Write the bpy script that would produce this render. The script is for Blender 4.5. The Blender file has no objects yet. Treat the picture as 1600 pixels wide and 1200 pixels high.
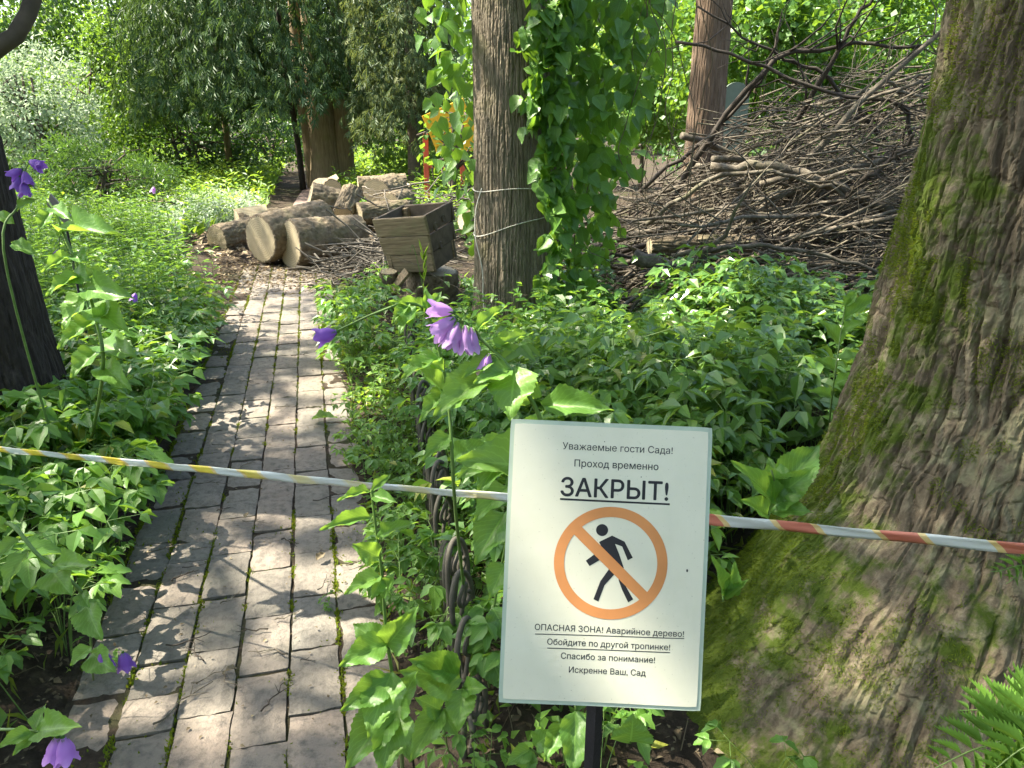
import bpy, math, random
import numpy as np
from mathutils import Vector, Matrix

# ------------------------------------------------------------------ camera, sky, sun, exposure
sc = bpy.context.scene
COL = sc.collection
F_PX, PITCH, CAM_H = 1209.0, math.radians(19.2), 1.5
cam_d = bpy.data.cameras.new('camera'); cam = bpy.data.objects.new('camera', cam_d); COL.objects.link(cam)
cam.location = (0, 0, CAM_H); cam.rotation_euler = (math.pi/2 - PITCH, 0, 0)
cam_d.sensor_fit = 'HORIZONTAL'; cam_d.sensor_width = 36.0; cam_d.lens = 36.0*F_PX/1600.0
cam_d.clip_start = 0.05; cam_d.clip_end = 500
sc.camera = cam
SUN_EL, SUN_AZ = math.radians(56), math.radians(-80)          # azimuth from +Y (ahead) towards +X (right)
SUN = np.array([math.sin(SUN_AZ)*math.cos(SUN_EL), math.cos(SUN_AZ)*math.cos(SUN_EL), math.sin(SUN_EL)])
world = bpy.data.worlds.new('World'); sc.world = world; world.use_nodes = True
wn = world.node_tree; bgn = wn.nodes['Background']
sky = wn.nodes.new('ShaderNodeTexSky'); sky.sky_type = 'NISHITA'; sky.sun_disc = False
sky.sun_elevation = SUN_EL; sky.sun_rotation = SUN_AZ; sky.air_density = 1.0; sky.dust_density = 3.0; sky.ozone_density = 0.4
wn.links.new(sky.outputs[0], bgn.inputs[0]); bgn.inputs[1].default_value = 0.15
sun_d = bpy.data.lights.new('sun', 'SUN'); sun_o = bpy.data.objects.new('sun', sun_d); COL.objects.link(sun_o)
sun_d.energy = 5.0; sun_d.angle = math.radians(0.53); sun_d.color = (1.0, 0.92, 0.78)
sun_o.rotation_euler = Vector(tuple(SUN)).to_track_quat('Z', 'Y').to_euler()
sc.view_settings.view_transform = 'Standard'; sc.view_settings.look = 'None'
sc.view_settings.gamma = 1.0; sc.view_settings.exposure = 2.15
sc.render.engine = 'CYCLES'
cy = sc.cycles
cy.use_denoising = True
try: cy.denoiser = 'OPENIMAGEDENOISE'; cy.denoising_input_passes = 'RGB_ALBEDO_NORMAL'
except Exception: pass
cy.max_bounces = 6; cy.diffuse_bounces = 4; cy.glossy_bounces = 2; cy.transmission_bounces = 4; cy.transparent_max_bounces = 6
cy.sample_clamp_indirect = 6.0; cy.caustics_reflective = False; cy.caustics_refractive = False

# ------------------------------------------------------------------ helpers
rng = np.random.default_rng(7); random.seed(7)
CP, SP = math.cos(PITCH), math.sin(PITCH)
def ray(px, py):
    a = (px-800)/F_PX; b = (600-py)/F_PX
    return np.array([a, CP + b*SP, -SP + b*CP])
def A(px, py, zc): return np.array([0, 0, CAM_H]) + ray(px, py)*zc          # a point at a real depth
def AY(px, py, y):
    r = ray(px, py); return np.array([0, 0, CAM_H]) + r*(y/r[1])
def G(px, py, z=0.0):
    r = ray(px, py); return np.array([0, 0, CAM_H]) + r*((z-CAM_H)/r[2])
def U(a, b, n=None): return rng.uniform(a, b, n)
def nrm(v):
    v = np.asarray(v, float); return v/np.maximum(np.linalg.norm(v, axis=-1, keepdims=True), 1e-9)
def sstep(a, b, x):
    t = np.clip((x-a)/(b-a), 0, 1); return t*t*(3-2*t)

_perm = rng.permutation(256); _perm = np.concatenate([_perm, _perm, _perm])
_grad = nrm(rng.normal(size=(256, 3)))
def pn(x, y, z=0.0):
    x, y, z = np.broadcast_arrays(np.asarray(x, float), np.asarray(y, float), np.asarray(z, float))
    xi, yi, zi = np.floor(x).astype(int), np.floor(y).astype(int), np.floor(z).astype(int)
    xf, yf, zf = x-xi, y-yi, z-zi
    xi &= 255; yi &= 255; zi &= 255
    u, v, w = (f*f*f*(f*(f*6-15)+10) for f in (xf, yf, zf))
    def g(a, b, c):
        h = _perm[_perm[_perm[xi+a]+yi+b]+zi+c]; q = _grad[h]
        return q[..., 0]*(xf-a)+q[..., 1]*(yf-b)+q[..., 2]*(zf-c)
    L = lambda t, a, b: a+t*(b-a)
    return 1.6*L(w, L(v, L(u, g(0,0,0), g(1,0,0)), L(u, g(0,1,0), g(1,1,0))), L(v, L(u, g(0,0,1), g(1,0,1)), L(u, g(0,1,1), g(1,1,1))))

def mesh_np(name, V, F, attr=None, mi=None, smooth=False):
    V = np.ascontiguousarray(V, dtype=np.float32); F = np.asarray(F, dtype=np.int32)
    me = bpy.data.meshes.new(name); k = F.shape[1]
    me.vertices.add(len(V)); me.vertices.foreach_set('co', V.ravel())
    me.loops.add(F.size); me.loops.foreach_set('vertex_index', F.ravel())
    me.polygons.add(len(F))
    me.polygons.foreach_set('loop_start', np.arange(0, F.size, k, dtype=np.int32))
    if mi is not None: me.polygons.foreach_set('material_index', np.asarray(mi, dtype=np.int32))
    me.polygons.foreach_set('use_smooth', np.full(len(F), smooth))
    if attr is not None:
        at = me.attributes.new('leaf', 'FLOAT_VECTOR', 'POINT')
        at.data.foreach_set('vector', np.ascontiguousarray(attr, dtype=np.float32).ravel())
    me.update(calc_edges=True)
    return me
def origin_of(p):
    o = np.zeros(3)
    while p is not None: o = o + np.array(p.location); p = p.parent
    return o
def link(name, me, mats=None, parent=None, loc=None):
    o = bpy.data.objects.new(name, me); COL.objects.link(o)
    if mats is not None and me is not None and not len(me.materials):
        for m in (mats if isinstance(mats, (list, tuple)) else [mats]): me.materials.append(m)
    if parent is not None: o.parent = parent
    if loc is not None: o.location = tuple(loc)
    return o
def tag(o, label=None, cat=None, group=None, kind=None):
    if label: o['label'] = label
    if cat: o['category'] = cat
    if group: o['group'] = group
    if kind: o['kind'] = kind
    return o
def thing(name, label, cat, loc=(0, 0, 0), group=None):
    return tag(link(name, None, loc=loc), label, cat, group)
def copy_tree(o, parent=None):
    c = o.copy(); COL.objects.link(c); c.parent = parent
    for ch in o.children: copy_tree(ch, c)
    return c

class Soup:
    """triangles collected into ONE mesh; every add carries a material slot and a (u, v, random) point attribute"""
    def __init__(s): s.V = []; s.F = []; s.At = []; s.M = []; s.n = 0
    def add(s, V, F, At=None, mi=0):
        V = np.asarray(V, float).reshape(-1, 3); F = np.asarray(F, int).reshape(-1, 3)
        if not len(V): return
        if At is None: At = np.tile([0.5, 0.5, random.random()], (len(V), 1))
        s.V.append(V); s.F.append(F+s.n); s.At.append(At); s.M.append(np.full(len(F), mi)); s.n += len(V)
    def build(s, name, mats, parent=None, smooth=False):
        V = np.concatenate(s.V) - (origin_of(parent) if parent is not None else 0)
        me = mesh_np(name, V, np.concatenate(s.F), np.concatenate(s.At), np.concatenate(s.M), smooth)
        return link(name, me, mats, parent)

def tube(pts, rad, sides=6, caps=True):
    P = np.asarray(pts, float); n = len(P); R = np.broadcast_to(np.asarray(rad, float), (n,))
    T = nrm(np.gradient(P, axis=0)); ref = np.array([0, 0, 1.0]) if abs(T[0][2]) < 0.9 else np.array([1.0, 0, 0])
    X = nrm(np.cross(T, ref)); 
    for i in range(1, n):
        x = X[i-1]-T[i]*np.dot(X[i-1], T[i]); X[i] = x/max(np.linalg.norm(x), 1e-9)
    Y = np.cross(T, X); a = np.arange(sides)*2*math.pi/sides
    V = (P[:, None, :] + R[:, None, None]*(np.cos(a)[None, :, None]*X[:, None, :]+np.sin(a)[None, :, None]*Y[:, None, :])).reshape(-1, 3)
    F = []
    i = np.arange(n-1)[:, None]*sides; j = np.arange(sides)[None, :]; k = (j+1) % sides
    q = np.stack([i+j, i+k, i+sides+k, i+sides+j], -1).reshape(-1, 4)
    F = np.concatenate([q[:, [0, 1, 2]], q[:, [0, 2, 3]]])
    if caps:
        c0, c1 = len(V), len(V)+1; V = np.vstack([V, P[0], P[-1]])
        jj = np.arange(sides); kk = (jj+1) % sides; b = (n-1)*sides
        F = np.concatenate([F, np.stack([np.full(sides, c0), kk, jj], -1), np.stack([np.full(sides, c1), b+jj, b+kk], -1)])
    return V, F
def bez(pts, n=12):
    """smooth curve through the points (Catmull-Rom)"""
    P = np.asarray(pts, float); P = np.vstack([2*P[0]-P[1], P, 2*P[-1]-P[-2]]); out = []
    m = len(P)-3
    for t in np.linspace(0, m-1e-6, n):
        i = int(t); u = t-i; p0, p1, p2, p3 = P[i:i+4]
        out.append(0.5*(2*p1+(p2-p0)*u+(2*p0-5*p1+4*p2-p3)*u*u+(3*p1-p0-3*p2+p3)*u**3))
    return np.array(out)
def sticks(P0, P1, r0, r1):
    """many straight three-sided stems at once"""
    P0 = np.asarray(P0, float); P1 = np.asarray(P1, float); n = len(P0)
    T = nrm(P1-P0); X = nrm(np.cross(T, np.where(np.abs(T[:, 2:3]) < .9, [[0, 0, 1.]], [[1., 0, 0]]))); Y = np.cross(T, X)
    r0 = np.broadcast_to(r0, (n,)); r1 = np.broadcast_to(r1, (n,)); V = np.zeros((n, 6, 3))
    for k in range(3):
        a = k*2.0944; d = math.cos(a)*X+math.sin(a)*Y
        V[:, k] = P0+d*r0[:, None]; V[:, 3+k] = P1+d*r1[:, None]
    f = np.array([[0,1,4],[0,4,3],[1,2,5],[1,5,4],[2,0,3],[2,3,5]])
    F = (f[None]+6*np.arange(n)[:, None, None]).reshape(-1, 3)
    At = np.repeat(np.stack([np.full(n, .5), np.full(n, .5), rng.random(n)], -1), 6, 0)
    return V.reshape(-1, 3), F, At
# leaf shapes: x along the leaf 0..1, y across (about +-0.5), z up
def leaf_tmpl(n=3, fold=.12, arch=.12, peak=.38, sharp=1.0, serr=0.0, cross=1, wave=0.0):
    us = np.linspace(0, 1, n+1); V = []; UV = []; 
    def wid(u): return 0.5*np.where(u < peak, np.sin(np.clip(u/peak, 0, 1)*math.pi/2)**.8, np.cos(np.clip((u-peak)/(1-peak), 0, 1)*math.pi/2)**sharp)
    for i, u in enumerate(us):
        w = float(wid(np.array(u))); w = max(w, 0.012)
        if serr and 0 < i < n: w *= 1+serr*(1 if i % 2 else -1)
        for k in range(-cross, cross+1):
            v = k/cross
            V.append([u + (0.05*serr*8*abs(v) if serr and i % 2 and abs(k) == cross else 0), w*v, fold*abs(v)*w*2 - arch*(u*u) + wave*math.sin(u*17+v*2)*abs(v)*.06]); UV.append([u, .5+.5*v])
    c = 2*cross+1; Fc = []
    for i in range(n):
        for k in range(c-1):
            a = i*c+k; Fc += [[a, a+c, a+c+1], [a, a+c+1, a+1]]
    return np.array(V), np.array(Fc), np.array(UV)
LEAF4 = (np.array([[0,0,0],[.36,.5,.1],[.4,0,.0],[.36,-.5,.1],[1,0,-.12]], float), np.array([[0,2,1],[0,3,2],[1,2,4],[2,3,4]]), np.array([[0,.5],[.36,1],[.4,.5],[.36,0],[1,.5]]))
LEAF8 = leaf_tmpl(3, .14, .2, .36)
LEAFS = leaf_tmpl(6, .14, .22, .34, serr=.10)
LANCE = leaf_tmpl(2, .1, .25, .4)
QUADL = (np.array([[0,0,0],[.45,.5,.06],[1,0,-.05],[.45,-.5,.06]], float), np.array([[0,2,1],[0,3,2]]), np.array([[0,.5],[.45,1],[1,.5],[.45,0]]))
def scatter(T, P, D, N, L, W, rnd):
    tv, tf, tuv = T; P = np.asarray(P, float); n = len(P)
    D = nrm(D); N = np.asarray(N, float); N = nrm(N-D*np.sum(N*D, -1, keepdims=True)); Y = np.cross(N, D)
    L = np.broadcast_to(np.asarray(L, float), (n,))[:, None, None]; W = np.broadcast_to(np.asarray(W, float), (n,))[:, None, None]
    V = P[:, None] + L*(tv[None, :, 0:1]*D[:, None]+tv[None, :, 2:3]*N[:, None]) + L*W*tv[None, :, 1:2]*Y[:, None]
    F = (tf[None]+len(tv)*np.arange(n)[:, None, None]).reshape(-1, 3)
    At = np.concatenate([np.broadcast_to(tuv[None], (n, len(tv), 2)), np.broadcast_to(np.asarray(rnd, float)[:, None, None], (n, len(tv), 1))], -1)
    return V.reshape(-1, 3), F, At.reshape(-1, 3)
def rdir(n, zb=0.0):
    d = rng.normal(size=(n, 3)); d[:, 2] += zb; return nrm(d)

# ------------------------------------------------------------------ materials
def mat(name):
    m = bpy.data.materials.new(name); m.use_nodes = True; nt = m.node_tree
    b = nt.nodes['Principled BSDF']; return m, nt, b
def nd(nt, t, **kw):
    n = nt.nodes.new(t)
    for k, v in kw.items(): setattr(n, k, v)
    return n
def ramp(nt, fac, stops):
    r = nd(nt, 'ShaderNodeValToRGB'); e = r.color_ramp.elements
    while len(e) < len(stops): e.new(0.5)
    for el, (p, c) in zip(e, stops): el.position = p; el.color = (*c, 1)
    if fac is not None: nt.links.new(fac, r.inputs[0])
    return r.outputs[0]
def noise(nt, scale, detail=4, rough=.55, vec=None, dist=0.0, sc3=None):
    n = nd(nt, 'ShaderNodeTexNoise'); n.inputs['Scale'].default_value = scale; n.inputs['Detail'].default_value = detail
    n.inputs['Roughness'].default_value = rough; n.inputs['Distortion'].default_value = dist
    if sc3 is not None:
        mp = nd(nt, 'ShaderNodeMapping'); mp.inputs['Scale'].default_value = sc3
        nt.links.new(vec if vec is not None else coord(nt), mp.inputs[0]); vec = mp.outputs[0]
    elif vec is None: vec = coord(nt)
    nt.links.new(vec, n.inputs['Vector']); return n.outputs['Fac']
def coord(nt):
    return nd(nt, 'ShaderNodeTexCoord').outputs['Object']
def mixc(nt, fac, a, b, mode='MIX'):
    m = nd(nt, 'ShaderNodeMix', data_type='RGBA', blend_type=mode)
    for s, v in ((m.inputs[0], fac), (m.inputs[6], a), (m.inputs[7], b)):
        if hasattr(v, 'links') or hasattr(v, 'is_linked'): nt.links.new(v, s)
        elif isinstance(v, (int, float)): s.default_value = v
        else: s.default_value = (*v, 1)
    return m.outputs[2]
def mth(nt, op, a, b=0.0, c=None):
    m = nd(nt, 'ShaderNodeMath', operation=op)
    for i, v in enumerate((a, b) if c is None else (a, b, c)):
        if hasattr(v, 'is_linked'): nt.links.new(v, m.inputs[i])
        else: m.inputs[i].default_value = v
    return m.outputs[0]
def bump(nt, b, h, strength=.5, dist=.01):
    n = nd(nt, 'ShaderNodeBump'); n.inputs['Strength'].default_value = strength; n.inputs['Distance'].default_value = dist
    nt.links.new(h, n.inputs['Height']); nt.links.new(n.outputs[0], b.inputs['Normal']); return n
def leafmat(name, dark, mid, light, trans=.35, rough=.42, tcol=None, veins=False, spec=.5, odd=(.30, .29, .05), odd_at=.975):
    m, nt, b = mat(name)
    if name.startswith(('leaf', 'moss', 'grass')): dark, mid, light, odd = (tuple(np.array(c_)*[1.06, 1.0, .86]) for c_ in (dark, mid, light, odd))
    at = nd(nt, 'ShaderNodeAttribute', attribute_name='leaf'); sx = nd(nt, 'ShaderNodeSeparateXYZ'); nt.links.new(at.outputs['Vector'], sx.inputs[0])
    c = ramp(nt, sx.outputs[2], [(0, dark), (.5, mid), (odd_at-.02, light), (odd_at, odd), (1, odd)])
    n = noise(nt, 9 if not veins else 45, 3); c = mixc(nt, mth(nt, 'MULTIPLY', n, .45), c, tuple(x*1.7 for x in mid))
    if veins:
        v = mth(nt, 'ABSOLUTE', mth(nt, 'SUBTRACT', sx.outputs[1], .5))
        mid_l = mth(nt, 'LESS_THAN', v, .022)
        lat = mth(nt, 'SINE', mth(nt, 'MULTIPLY', mth(nt, 'SUBTRACT', sx.outputs[0], mth(nt, 'MULTIPLY', v, .75)), 62.0))
        lat = mth(nt, 'MULTIPLY', mth(nt, 'GREATER_THAN', lat, .86), .55)
        ve = mth(nt, 'MAXIMUM', mid_l, lat); c = mixc(nt, mth(nt, 'MULTIPLY', ve, .42), c, tuple(min(1, x*2.2+.02) for x in light))
        c = mixc(nt, ramp(nt, noise(nt, 38, 4, .7), [(.66, (0, 0, 0)), (.72, (.75, .75, .75))]), c, (.16, .115, .04))
        cell = noise(nt, 160, 3)
        hh = mth(nt, 'SUBTRACT', mth(nt, 'MULTIPLY', cell, .6), mth(nt, 'MULTIPLY', ve, .8)); bump(nt, b, hh, .5, .003)
    nt.links.new(c, b.inputs['Base Color']); b.inputs['Roughness'].default_value = rough
    b.inputs['Specular IOR Level'].default_value = spec
    tr = nd(nt, 'ShaderNodeBsdfTranslucent'); tc = tcol or (min(1, light[0]*2.6), min(1, light[1]*2.2), light[2]*1.2)
    nt.links.new(mixc(nt, .72, c, tc), tr.inputs[0])
    ms = nd(nt, 'ShaderNodeMixShader'); ms.inputs[0].default_value = trans
    nt.links.new(b.outputs[0], ms.inputs[1]); nt.links.new(tr.outputs[0], ms.inputs[2])
    nt.links.new(ms.outputs[0], nt.nodes['Material Output'].inputs[0]); return m
def simple(name, col, rough=.7, var=.25, scale=20, metal=0, b_h=.3, b_d=.004, spec=.4):
    m, nt, b = mat(name); n = noise(nt, scale, 5, .6)
    c = ramp(nt, n, [(.25, tuple(x*(1-var) for x in col)), (.75, tuple(min(1, x*(1+var)) for x in col))])
    nt.links.new(c, b.inputs['Base Color']); b.inputs['Roughness'].default_value = rough; b.inputs['Metallic'].default_value = metal
    b.inputs['Specular IOR Level'].default_value = spec
    if b_h: bump(nt, b, noise(nt, scale*4, 5, .65), b_h, b_d)
    return m
def barkmat(name, c0, c1, c2, moss=None, moss_fn=None, stretch=(26, 26, 5), lich=None):
    m, nt, b = mat(name); co = coord(nt)
    n1 = noise(nt, 1, 6, .65, co, .4, stretch); n2 = noise(nt, 3.1, 4, .6, co); n3 = noise(nt, 60, 4, .7, co)
    c = ramp(nt, n1, [(.3, c0), (.52, c1), (.72, c2)])
    c = mixc(nt, mth(nt, 'MULTIPLY', n3, .5), c, c0)
    if lich:
        c = mixc(nt, ramp(nt, noise(nt, 7, 5, .7, co), [(.52, (0, 0, 0)), (.62, (1, 1, 1))]), c, lich)
    if moss:
        f = moss_fn(nt, co, n2)
        c = mixc(nt, f, c, mixc(nt, noise(nt, 22, 4, .7, co), moss[0], moss[1]))
    nt.links.new(c, b.inputs['Base Color']); b.inputs['Roughness'].default_value = .9; b.inputs['Specular IOR Level'].default_value = .2
    h = mth(nt, 'ADD', mth(nt, 'MULTIPLY', n1, .8), mth(nt, 'MULTIPLY', n3, .4)); bump(nt, b, h, .8, .012); return m

M_GOUT = leafmat('leaf_groundcover', (.04, .105, .018), (.07, .175, .028), (.13, .26, .04), .40, .38, spec=.5)
M_GLOSS = leafmat('leaf_groundcover_glossy', (.04, .105, .022), (.07, .165, .032), (.125, .24, .045), .36, .33, spec=.6)
M_WEED = leafmat('leaf_weed', (.055, .125, .02), (.09, .2, .028), (.16, .29, .04), .42, .48)
M_HERB = leafmat('leaf_herb', (.03, .09, .022), (.05, .14, .03), (.10, .21, .036), .40, .45, odd=(.2, .28, .05))
M_CAMP = leafmat('leaf_bellflower', (.06, .15, .036), (.09, .21, .042), (.14, .27, .05), .44, .42, veins=True, odd=(.3, .36, .05), odd_at=.99)
M_VINE = leafmat('leaf_vine', (.035, .105, .015), (.06, .16, .022), (.105, .225, .03), .40, .42, veins=True, odd=(.09, .19, .025))
M_CANOPY = leafmat('leaf_canopy', (.03, .09, .015), (.05, .13, .02), (.08, .18, .03), .34, .45)
M_MAPLE = leafmat('leaf_maple', (.035, .10, .015), (.06, .15, .02), (.11, .22, .03), .38, .45, odd=(.16, .25, .04))
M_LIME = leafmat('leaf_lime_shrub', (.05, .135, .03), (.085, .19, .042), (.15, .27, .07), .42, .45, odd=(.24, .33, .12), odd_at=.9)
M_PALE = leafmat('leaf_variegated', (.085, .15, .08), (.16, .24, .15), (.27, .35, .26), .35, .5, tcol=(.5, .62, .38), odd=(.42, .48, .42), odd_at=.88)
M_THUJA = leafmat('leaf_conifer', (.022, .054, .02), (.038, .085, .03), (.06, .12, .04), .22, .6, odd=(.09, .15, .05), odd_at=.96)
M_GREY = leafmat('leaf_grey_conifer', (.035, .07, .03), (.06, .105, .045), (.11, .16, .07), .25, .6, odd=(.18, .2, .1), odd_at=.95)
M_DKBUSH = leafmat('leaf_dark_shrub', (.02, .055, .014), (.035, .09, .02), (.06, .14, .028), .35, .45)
M_FERN = leafmat('leaf_fern', (.055, .135, .024), (.085, .19, .034), (.13, .26, .046), .36, .5, odd_at=.995)
M_STEM = simple('stem_green', (.11, .19, .04), .55, .3, 30, b_h=0)
M_STEMBR = simple('stem_brown', (.11, .08, .045), .8, .4, 30, b_h=0)
M_MOSS = leafmat('moss', (.05, .09, .01), (.085, .135, .014), (.14, .19, .02), .25, .8, spec=.1, odd=(.2, .22, .03))
M_GRASS = leafmat('grass_blade', (.07, .14, .025), (.11, .19, .035), (.2, .27, .06), .4, .5, odd=(.42, .38, .18), odd_at=.85)
M_LITTER = leafmat('dead_leaf', (.055, .042, .025), (.105, .082, .05), (.20, .165, .105), .1, .8, spec=.15, tcol=(.3, .2, .1), odd=(.4, .33, .2), odd_at=.93)
M_PETAL = leafmat('petal_violet', (.38, .19, .46), (.50, .29, .58), (.64, .43, .70), .45, .5, tcol=(.72, .40, .80), odd_at=.999)
M_PETALDK = leafmat('petal_dark_violet', (.15, .06, .32), (.22, .09, .42), (.34, .16, .55), .4, .5, tcol=(.4, .16, .68), odd_at=.999)
M_PETALPK = leafmat('petal_pink_violet', (.42, .16, .56), (.52, .25, .66), (.66, .42, .8), .45, .5, tcol=(.7, .35, .85), odd_at=.999)

def moss_right(nt, co, n2):
    s = nd(nt, 'ShaderNodeSeparateXYZ'); nt.links.new(co, s.inputs[0])
    # the moss sits on the damp side of the trunk and on the root flare
    m_ = mth(nt, 'ADD', mth(nt, 'MULTIPLY', s.outputs[0], -.866), mth(nt, 'MULTIPLY', s.outputs[1], .5))
    l = mth(nt, 'MULTIPLY', mth(nt, 'SUBTRACT', .40, s.outputs[2]), .62)
    t = mth(nt, 'ADD', mth(nt, 'SUBTRACT', mth(nt, 'MULTIPLY', m_, 1.45), .44), mth(nt, 'MAXIMUM', l, -.10))
    t = mth(nt, 'ADD', t, mth(nt, 'MULTIPLY', mth(nt, 'SUBTRACT', n2, .5), 2.6))
    t = mth(nt, 'ADD', t, mth(nt, 'MULTIPLY', mth(nt, 'SUBTRACT', noise(nt, 17, 5, .75, co), .5), 2.2))
    return ramp(nt, t, [(.0, (0, 0, 0)), (.4, (1, 1, 1))])
def moss_light(nt, co, n2):
    return ramp(nt, n2, [(.55, (0, 0, 0)), (.8, (.55, .55, .55))])
M_BARKMOSS = barkmat('bark_mossy_old', (.06, .046, .029), (.17, .135, .087), (.31, .262, .17), ((.035, .06, .008), (.095, .125, .014)), moss_right, (34, 34, 7), lich=(.20, .185, .105))
M_BARKC = barkmat('bark_grey_brown', (.10, .082, .056), (.185, .155, .108), (.30, .26, .185), ((.12, .13, .04), (.16, .16, .05)), moss_light, (60, 60, 7))
M_BARKD = barkmat('bark_dark', (.022, .017, .014), (.042, .033, .026), (.085, .068, .052), None, None, (40, 40, 7))
M_BARKR = barkmat('bark_reddish', (.085, .056, .036), (.17, .118, .077), (.29, .215, .15), None, None, (46, 46, 4))
M_BARKT = barkmat('bark_thuja', (.13, .095, .055), (.24, .18, .10), (.34, .27, .16), ((.12, .13, .04), (.18, .18, .06)), moss_light, (50, 50, 3))
M_BARKLOG = barkmat('bark_log', (.085, .066, .042), (.19, .152, .10), (.32, .265, .18), ((.1, .12, .04), (.15, .16, .05)), moss_light, (26, 26, 26))
M_BARKBG = simple('bark_background', (.09, .07, .05), .9, .4, 12)
M_BRANCH = barkmat('bark_cut_branch', (.065, .054, .04), (.15, .128, .095), (.30, .268, .205), ((.1, .12, .05), (.14, .15, .06)), moss_light, (20, 20, 20))
M_BRANCHDK = simple('bark_dark_branch', (.045, .035, .025), .85, .4, 25)

def woodcut():
    m, nt, b = mat('fresh_cut_wood'); co = coord(nt)
    w = nd(nt, 'ShaderNodeTexWave', wave_type='RINGS', rings_direction='X'); w.inputs['Scale'].default_value = 14; w.inputs['Distortion'].default_value = 2.5; w.inputs['Detail'].default_value = 3
    nt.links.new(co, w.inputs[0])
    c = ramp(nt, w.outputs['Fac'], [(0, (.30, .235, .13)), (1, (.46, .385, .235))])
    c = mixc(nt, mth(nt, 'MULTIPLY', noise(nt, 5, 5, .6, co), .75), c, (.29, .25, .16))
    c = mixc(nt, ramp(nt, noise(nt, 1, 3, .6, co, 0, (70, 5, 5)), [(.45, (0, 0, 0)), (.75, (.45, .45, .45))]), c, (.26, .22, .14))
    nt.links.new(c, b.inputs['Base Color']); b.inputs['Roughness'].default_value = .8
    bump(nt, b, noise(nt, 1, 4, .6, co, 0, (120, 14, 14)), .5, .004); return m
M_CUT = woodcut()
def weathered():
    m, nt, b = mat('weathered_board'); co = coord(nt)
    g = noise(nt, 1, 6, .65, co, .6, (4, 40, 60))
    c = ramp(nt, g, [(.3, (.10, .072, .038)), (.5, (.21, .155, .085)), (.7, (.34, .265, .155))])
    c = mixc(nt, ramp(nt, noise(nt, 6, 4, .6, co), [(.48, (0, 0, 0)), (.72, (.7, .7, .7))]), c, (.17, .165, .075))
    nt.links.new(c, b.inputs['Base Color']); b.inputs['Roughness'].default_value = .88; bump(nt, b, g, .6, .008); return m
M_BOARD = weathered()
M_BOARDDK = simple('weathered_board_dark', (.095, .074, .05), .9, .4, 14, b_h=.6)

def paver_mat():
    m, nt, b = mat('clinker_paver'); co = nd(nt, 'ShaderNodeNewGeometry').outputs['Position']
    oi = nd(nt, 'ShaderNodeObjectInfo')
    base = ramp(nt, oi.outputs['Random'], [(0, (.145, .132, .108)), (.3, (.19, .17, .138)), (.55, (.235, .19, .15)), (.8, (.20, .168, .135)), (1, (.17, .16, .135))])
    c = mixc(nt, ramp(nt, noise(nt, 5, 5, .6, co), [(.38, (0, 0, 0)), (.7, (.8, .8, .8))]), base, (.26, .225, .18))
    c = mixc(nt, ramp(nt, noise(nt, 34, 5, .7, co), [(.46, (0, 0, 0)), (.70, (.85, .85, .85))]), c, (.085, .077, .066))
    c = mixc(nt, ramp(nt, noise(nt, 3.2, 4, .6, co), [(.55, (0, 0, 0)), (.75, (.5, .5, .5))]), c, (.13, .14, .10))
    nt.links.new(c, b.inputs['Base Color']); b.inputs['Roughness'].default_value = .82; b.inputs['Specular IOR Level'].default_value = .3
    h = mth(nt, 'ADD', noise(nt, 110, 6, .75, co), mth(nt, 'MULTIPLY', noise(nt, 26, 5, .7, co), 1.2)); bump(nt, b, h, .8, .008); return m
M_PAVER = paver_mat()
def soil_mat(name, greens=.35):
    m, nt, b = mat(name); co = nd(nt, 'ShaderNodeNewGeometry').outputs['Position']
    c = ramp(nt, noise(nt, 16, 6, .7, co), [(.3, (.028, .021, .015)), (.52, (.058, .044, .031)), (.75, (.12, .095, .066))])
    c = mixc(nt, ramp(nt, noise(nt, 1.6, 5, .65, co), [(.5, (0, 0, 0)), (.66, (greens, greens, greens))]), c, (.06, .095, .018))
    nt.links.new(c, b.inputs['Base Color']); b.inputs['Roughness'].default_value = .95; b.inputs['Specular IOR Level'].default_value = .15
    bump(nt, b, noise(nt, 45, 6, .75, co), .9, .03); return m
M_SOIL = soil_mat('garden_soil'); M_BED = soil_mat('joint_soil', .75)
M_CHIPS = simple('sawdust', (.42, .32, .19), .95, .4, 40, b_h=.9, b_d=.02)

# ------------------------------------------------------------------ ground
PO = np.array([-.705, 2.095]); PT = np.array([-.245, .9695]); PN = np.array([.9695, .245])
def path_sw(x, y):
    dx = np.asarray(x)-PO[0]; dy = np.asarray(y)-PO[1]; return dx*PT[0]+dy*PT[1], dx*PN[0]+dy*PN[1]
def path_xy(s, w): return PO[0]+s*PT[0]+w*PN[0], PO[1]+s*PT[1]+w*PN[1]
PITCH_W, PITCH_L = .1435, .275
WL, WR = -4*PITCH_W, 2*PITCH_W
MOSS_C = np.array([1.53, 2.05]); LEFT_C = np.array([-2.28, 3.2]); CEN_C = np.array([.035, 5.5]); RED_C = np.array([2.12, 9.0])
def gz(x, y):
    x = np.asarray(x, float); y = np.asarray(y, float); s, w = path_sw(x, y)
    e = np.maximum(np.maximum(WL-w, w-WR), 0)
    bedz = .05*sstep(.02, .5, e)+.04*pn(x*1.3, y*1.3, 3.3)*sstep(0, .4, e)+.012*pn(x*6, y*6, 1.1)*sstep(0, .3, e)
    mound = .32*np.exp(-(((x+2.3)/1.3)**2+((y-9.6)/1.1)**2)*1.2)          # heap of sawdust and chips under the logs
    return -.03+.03*sstep(0, .05, e)+bedz+mound
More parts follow.
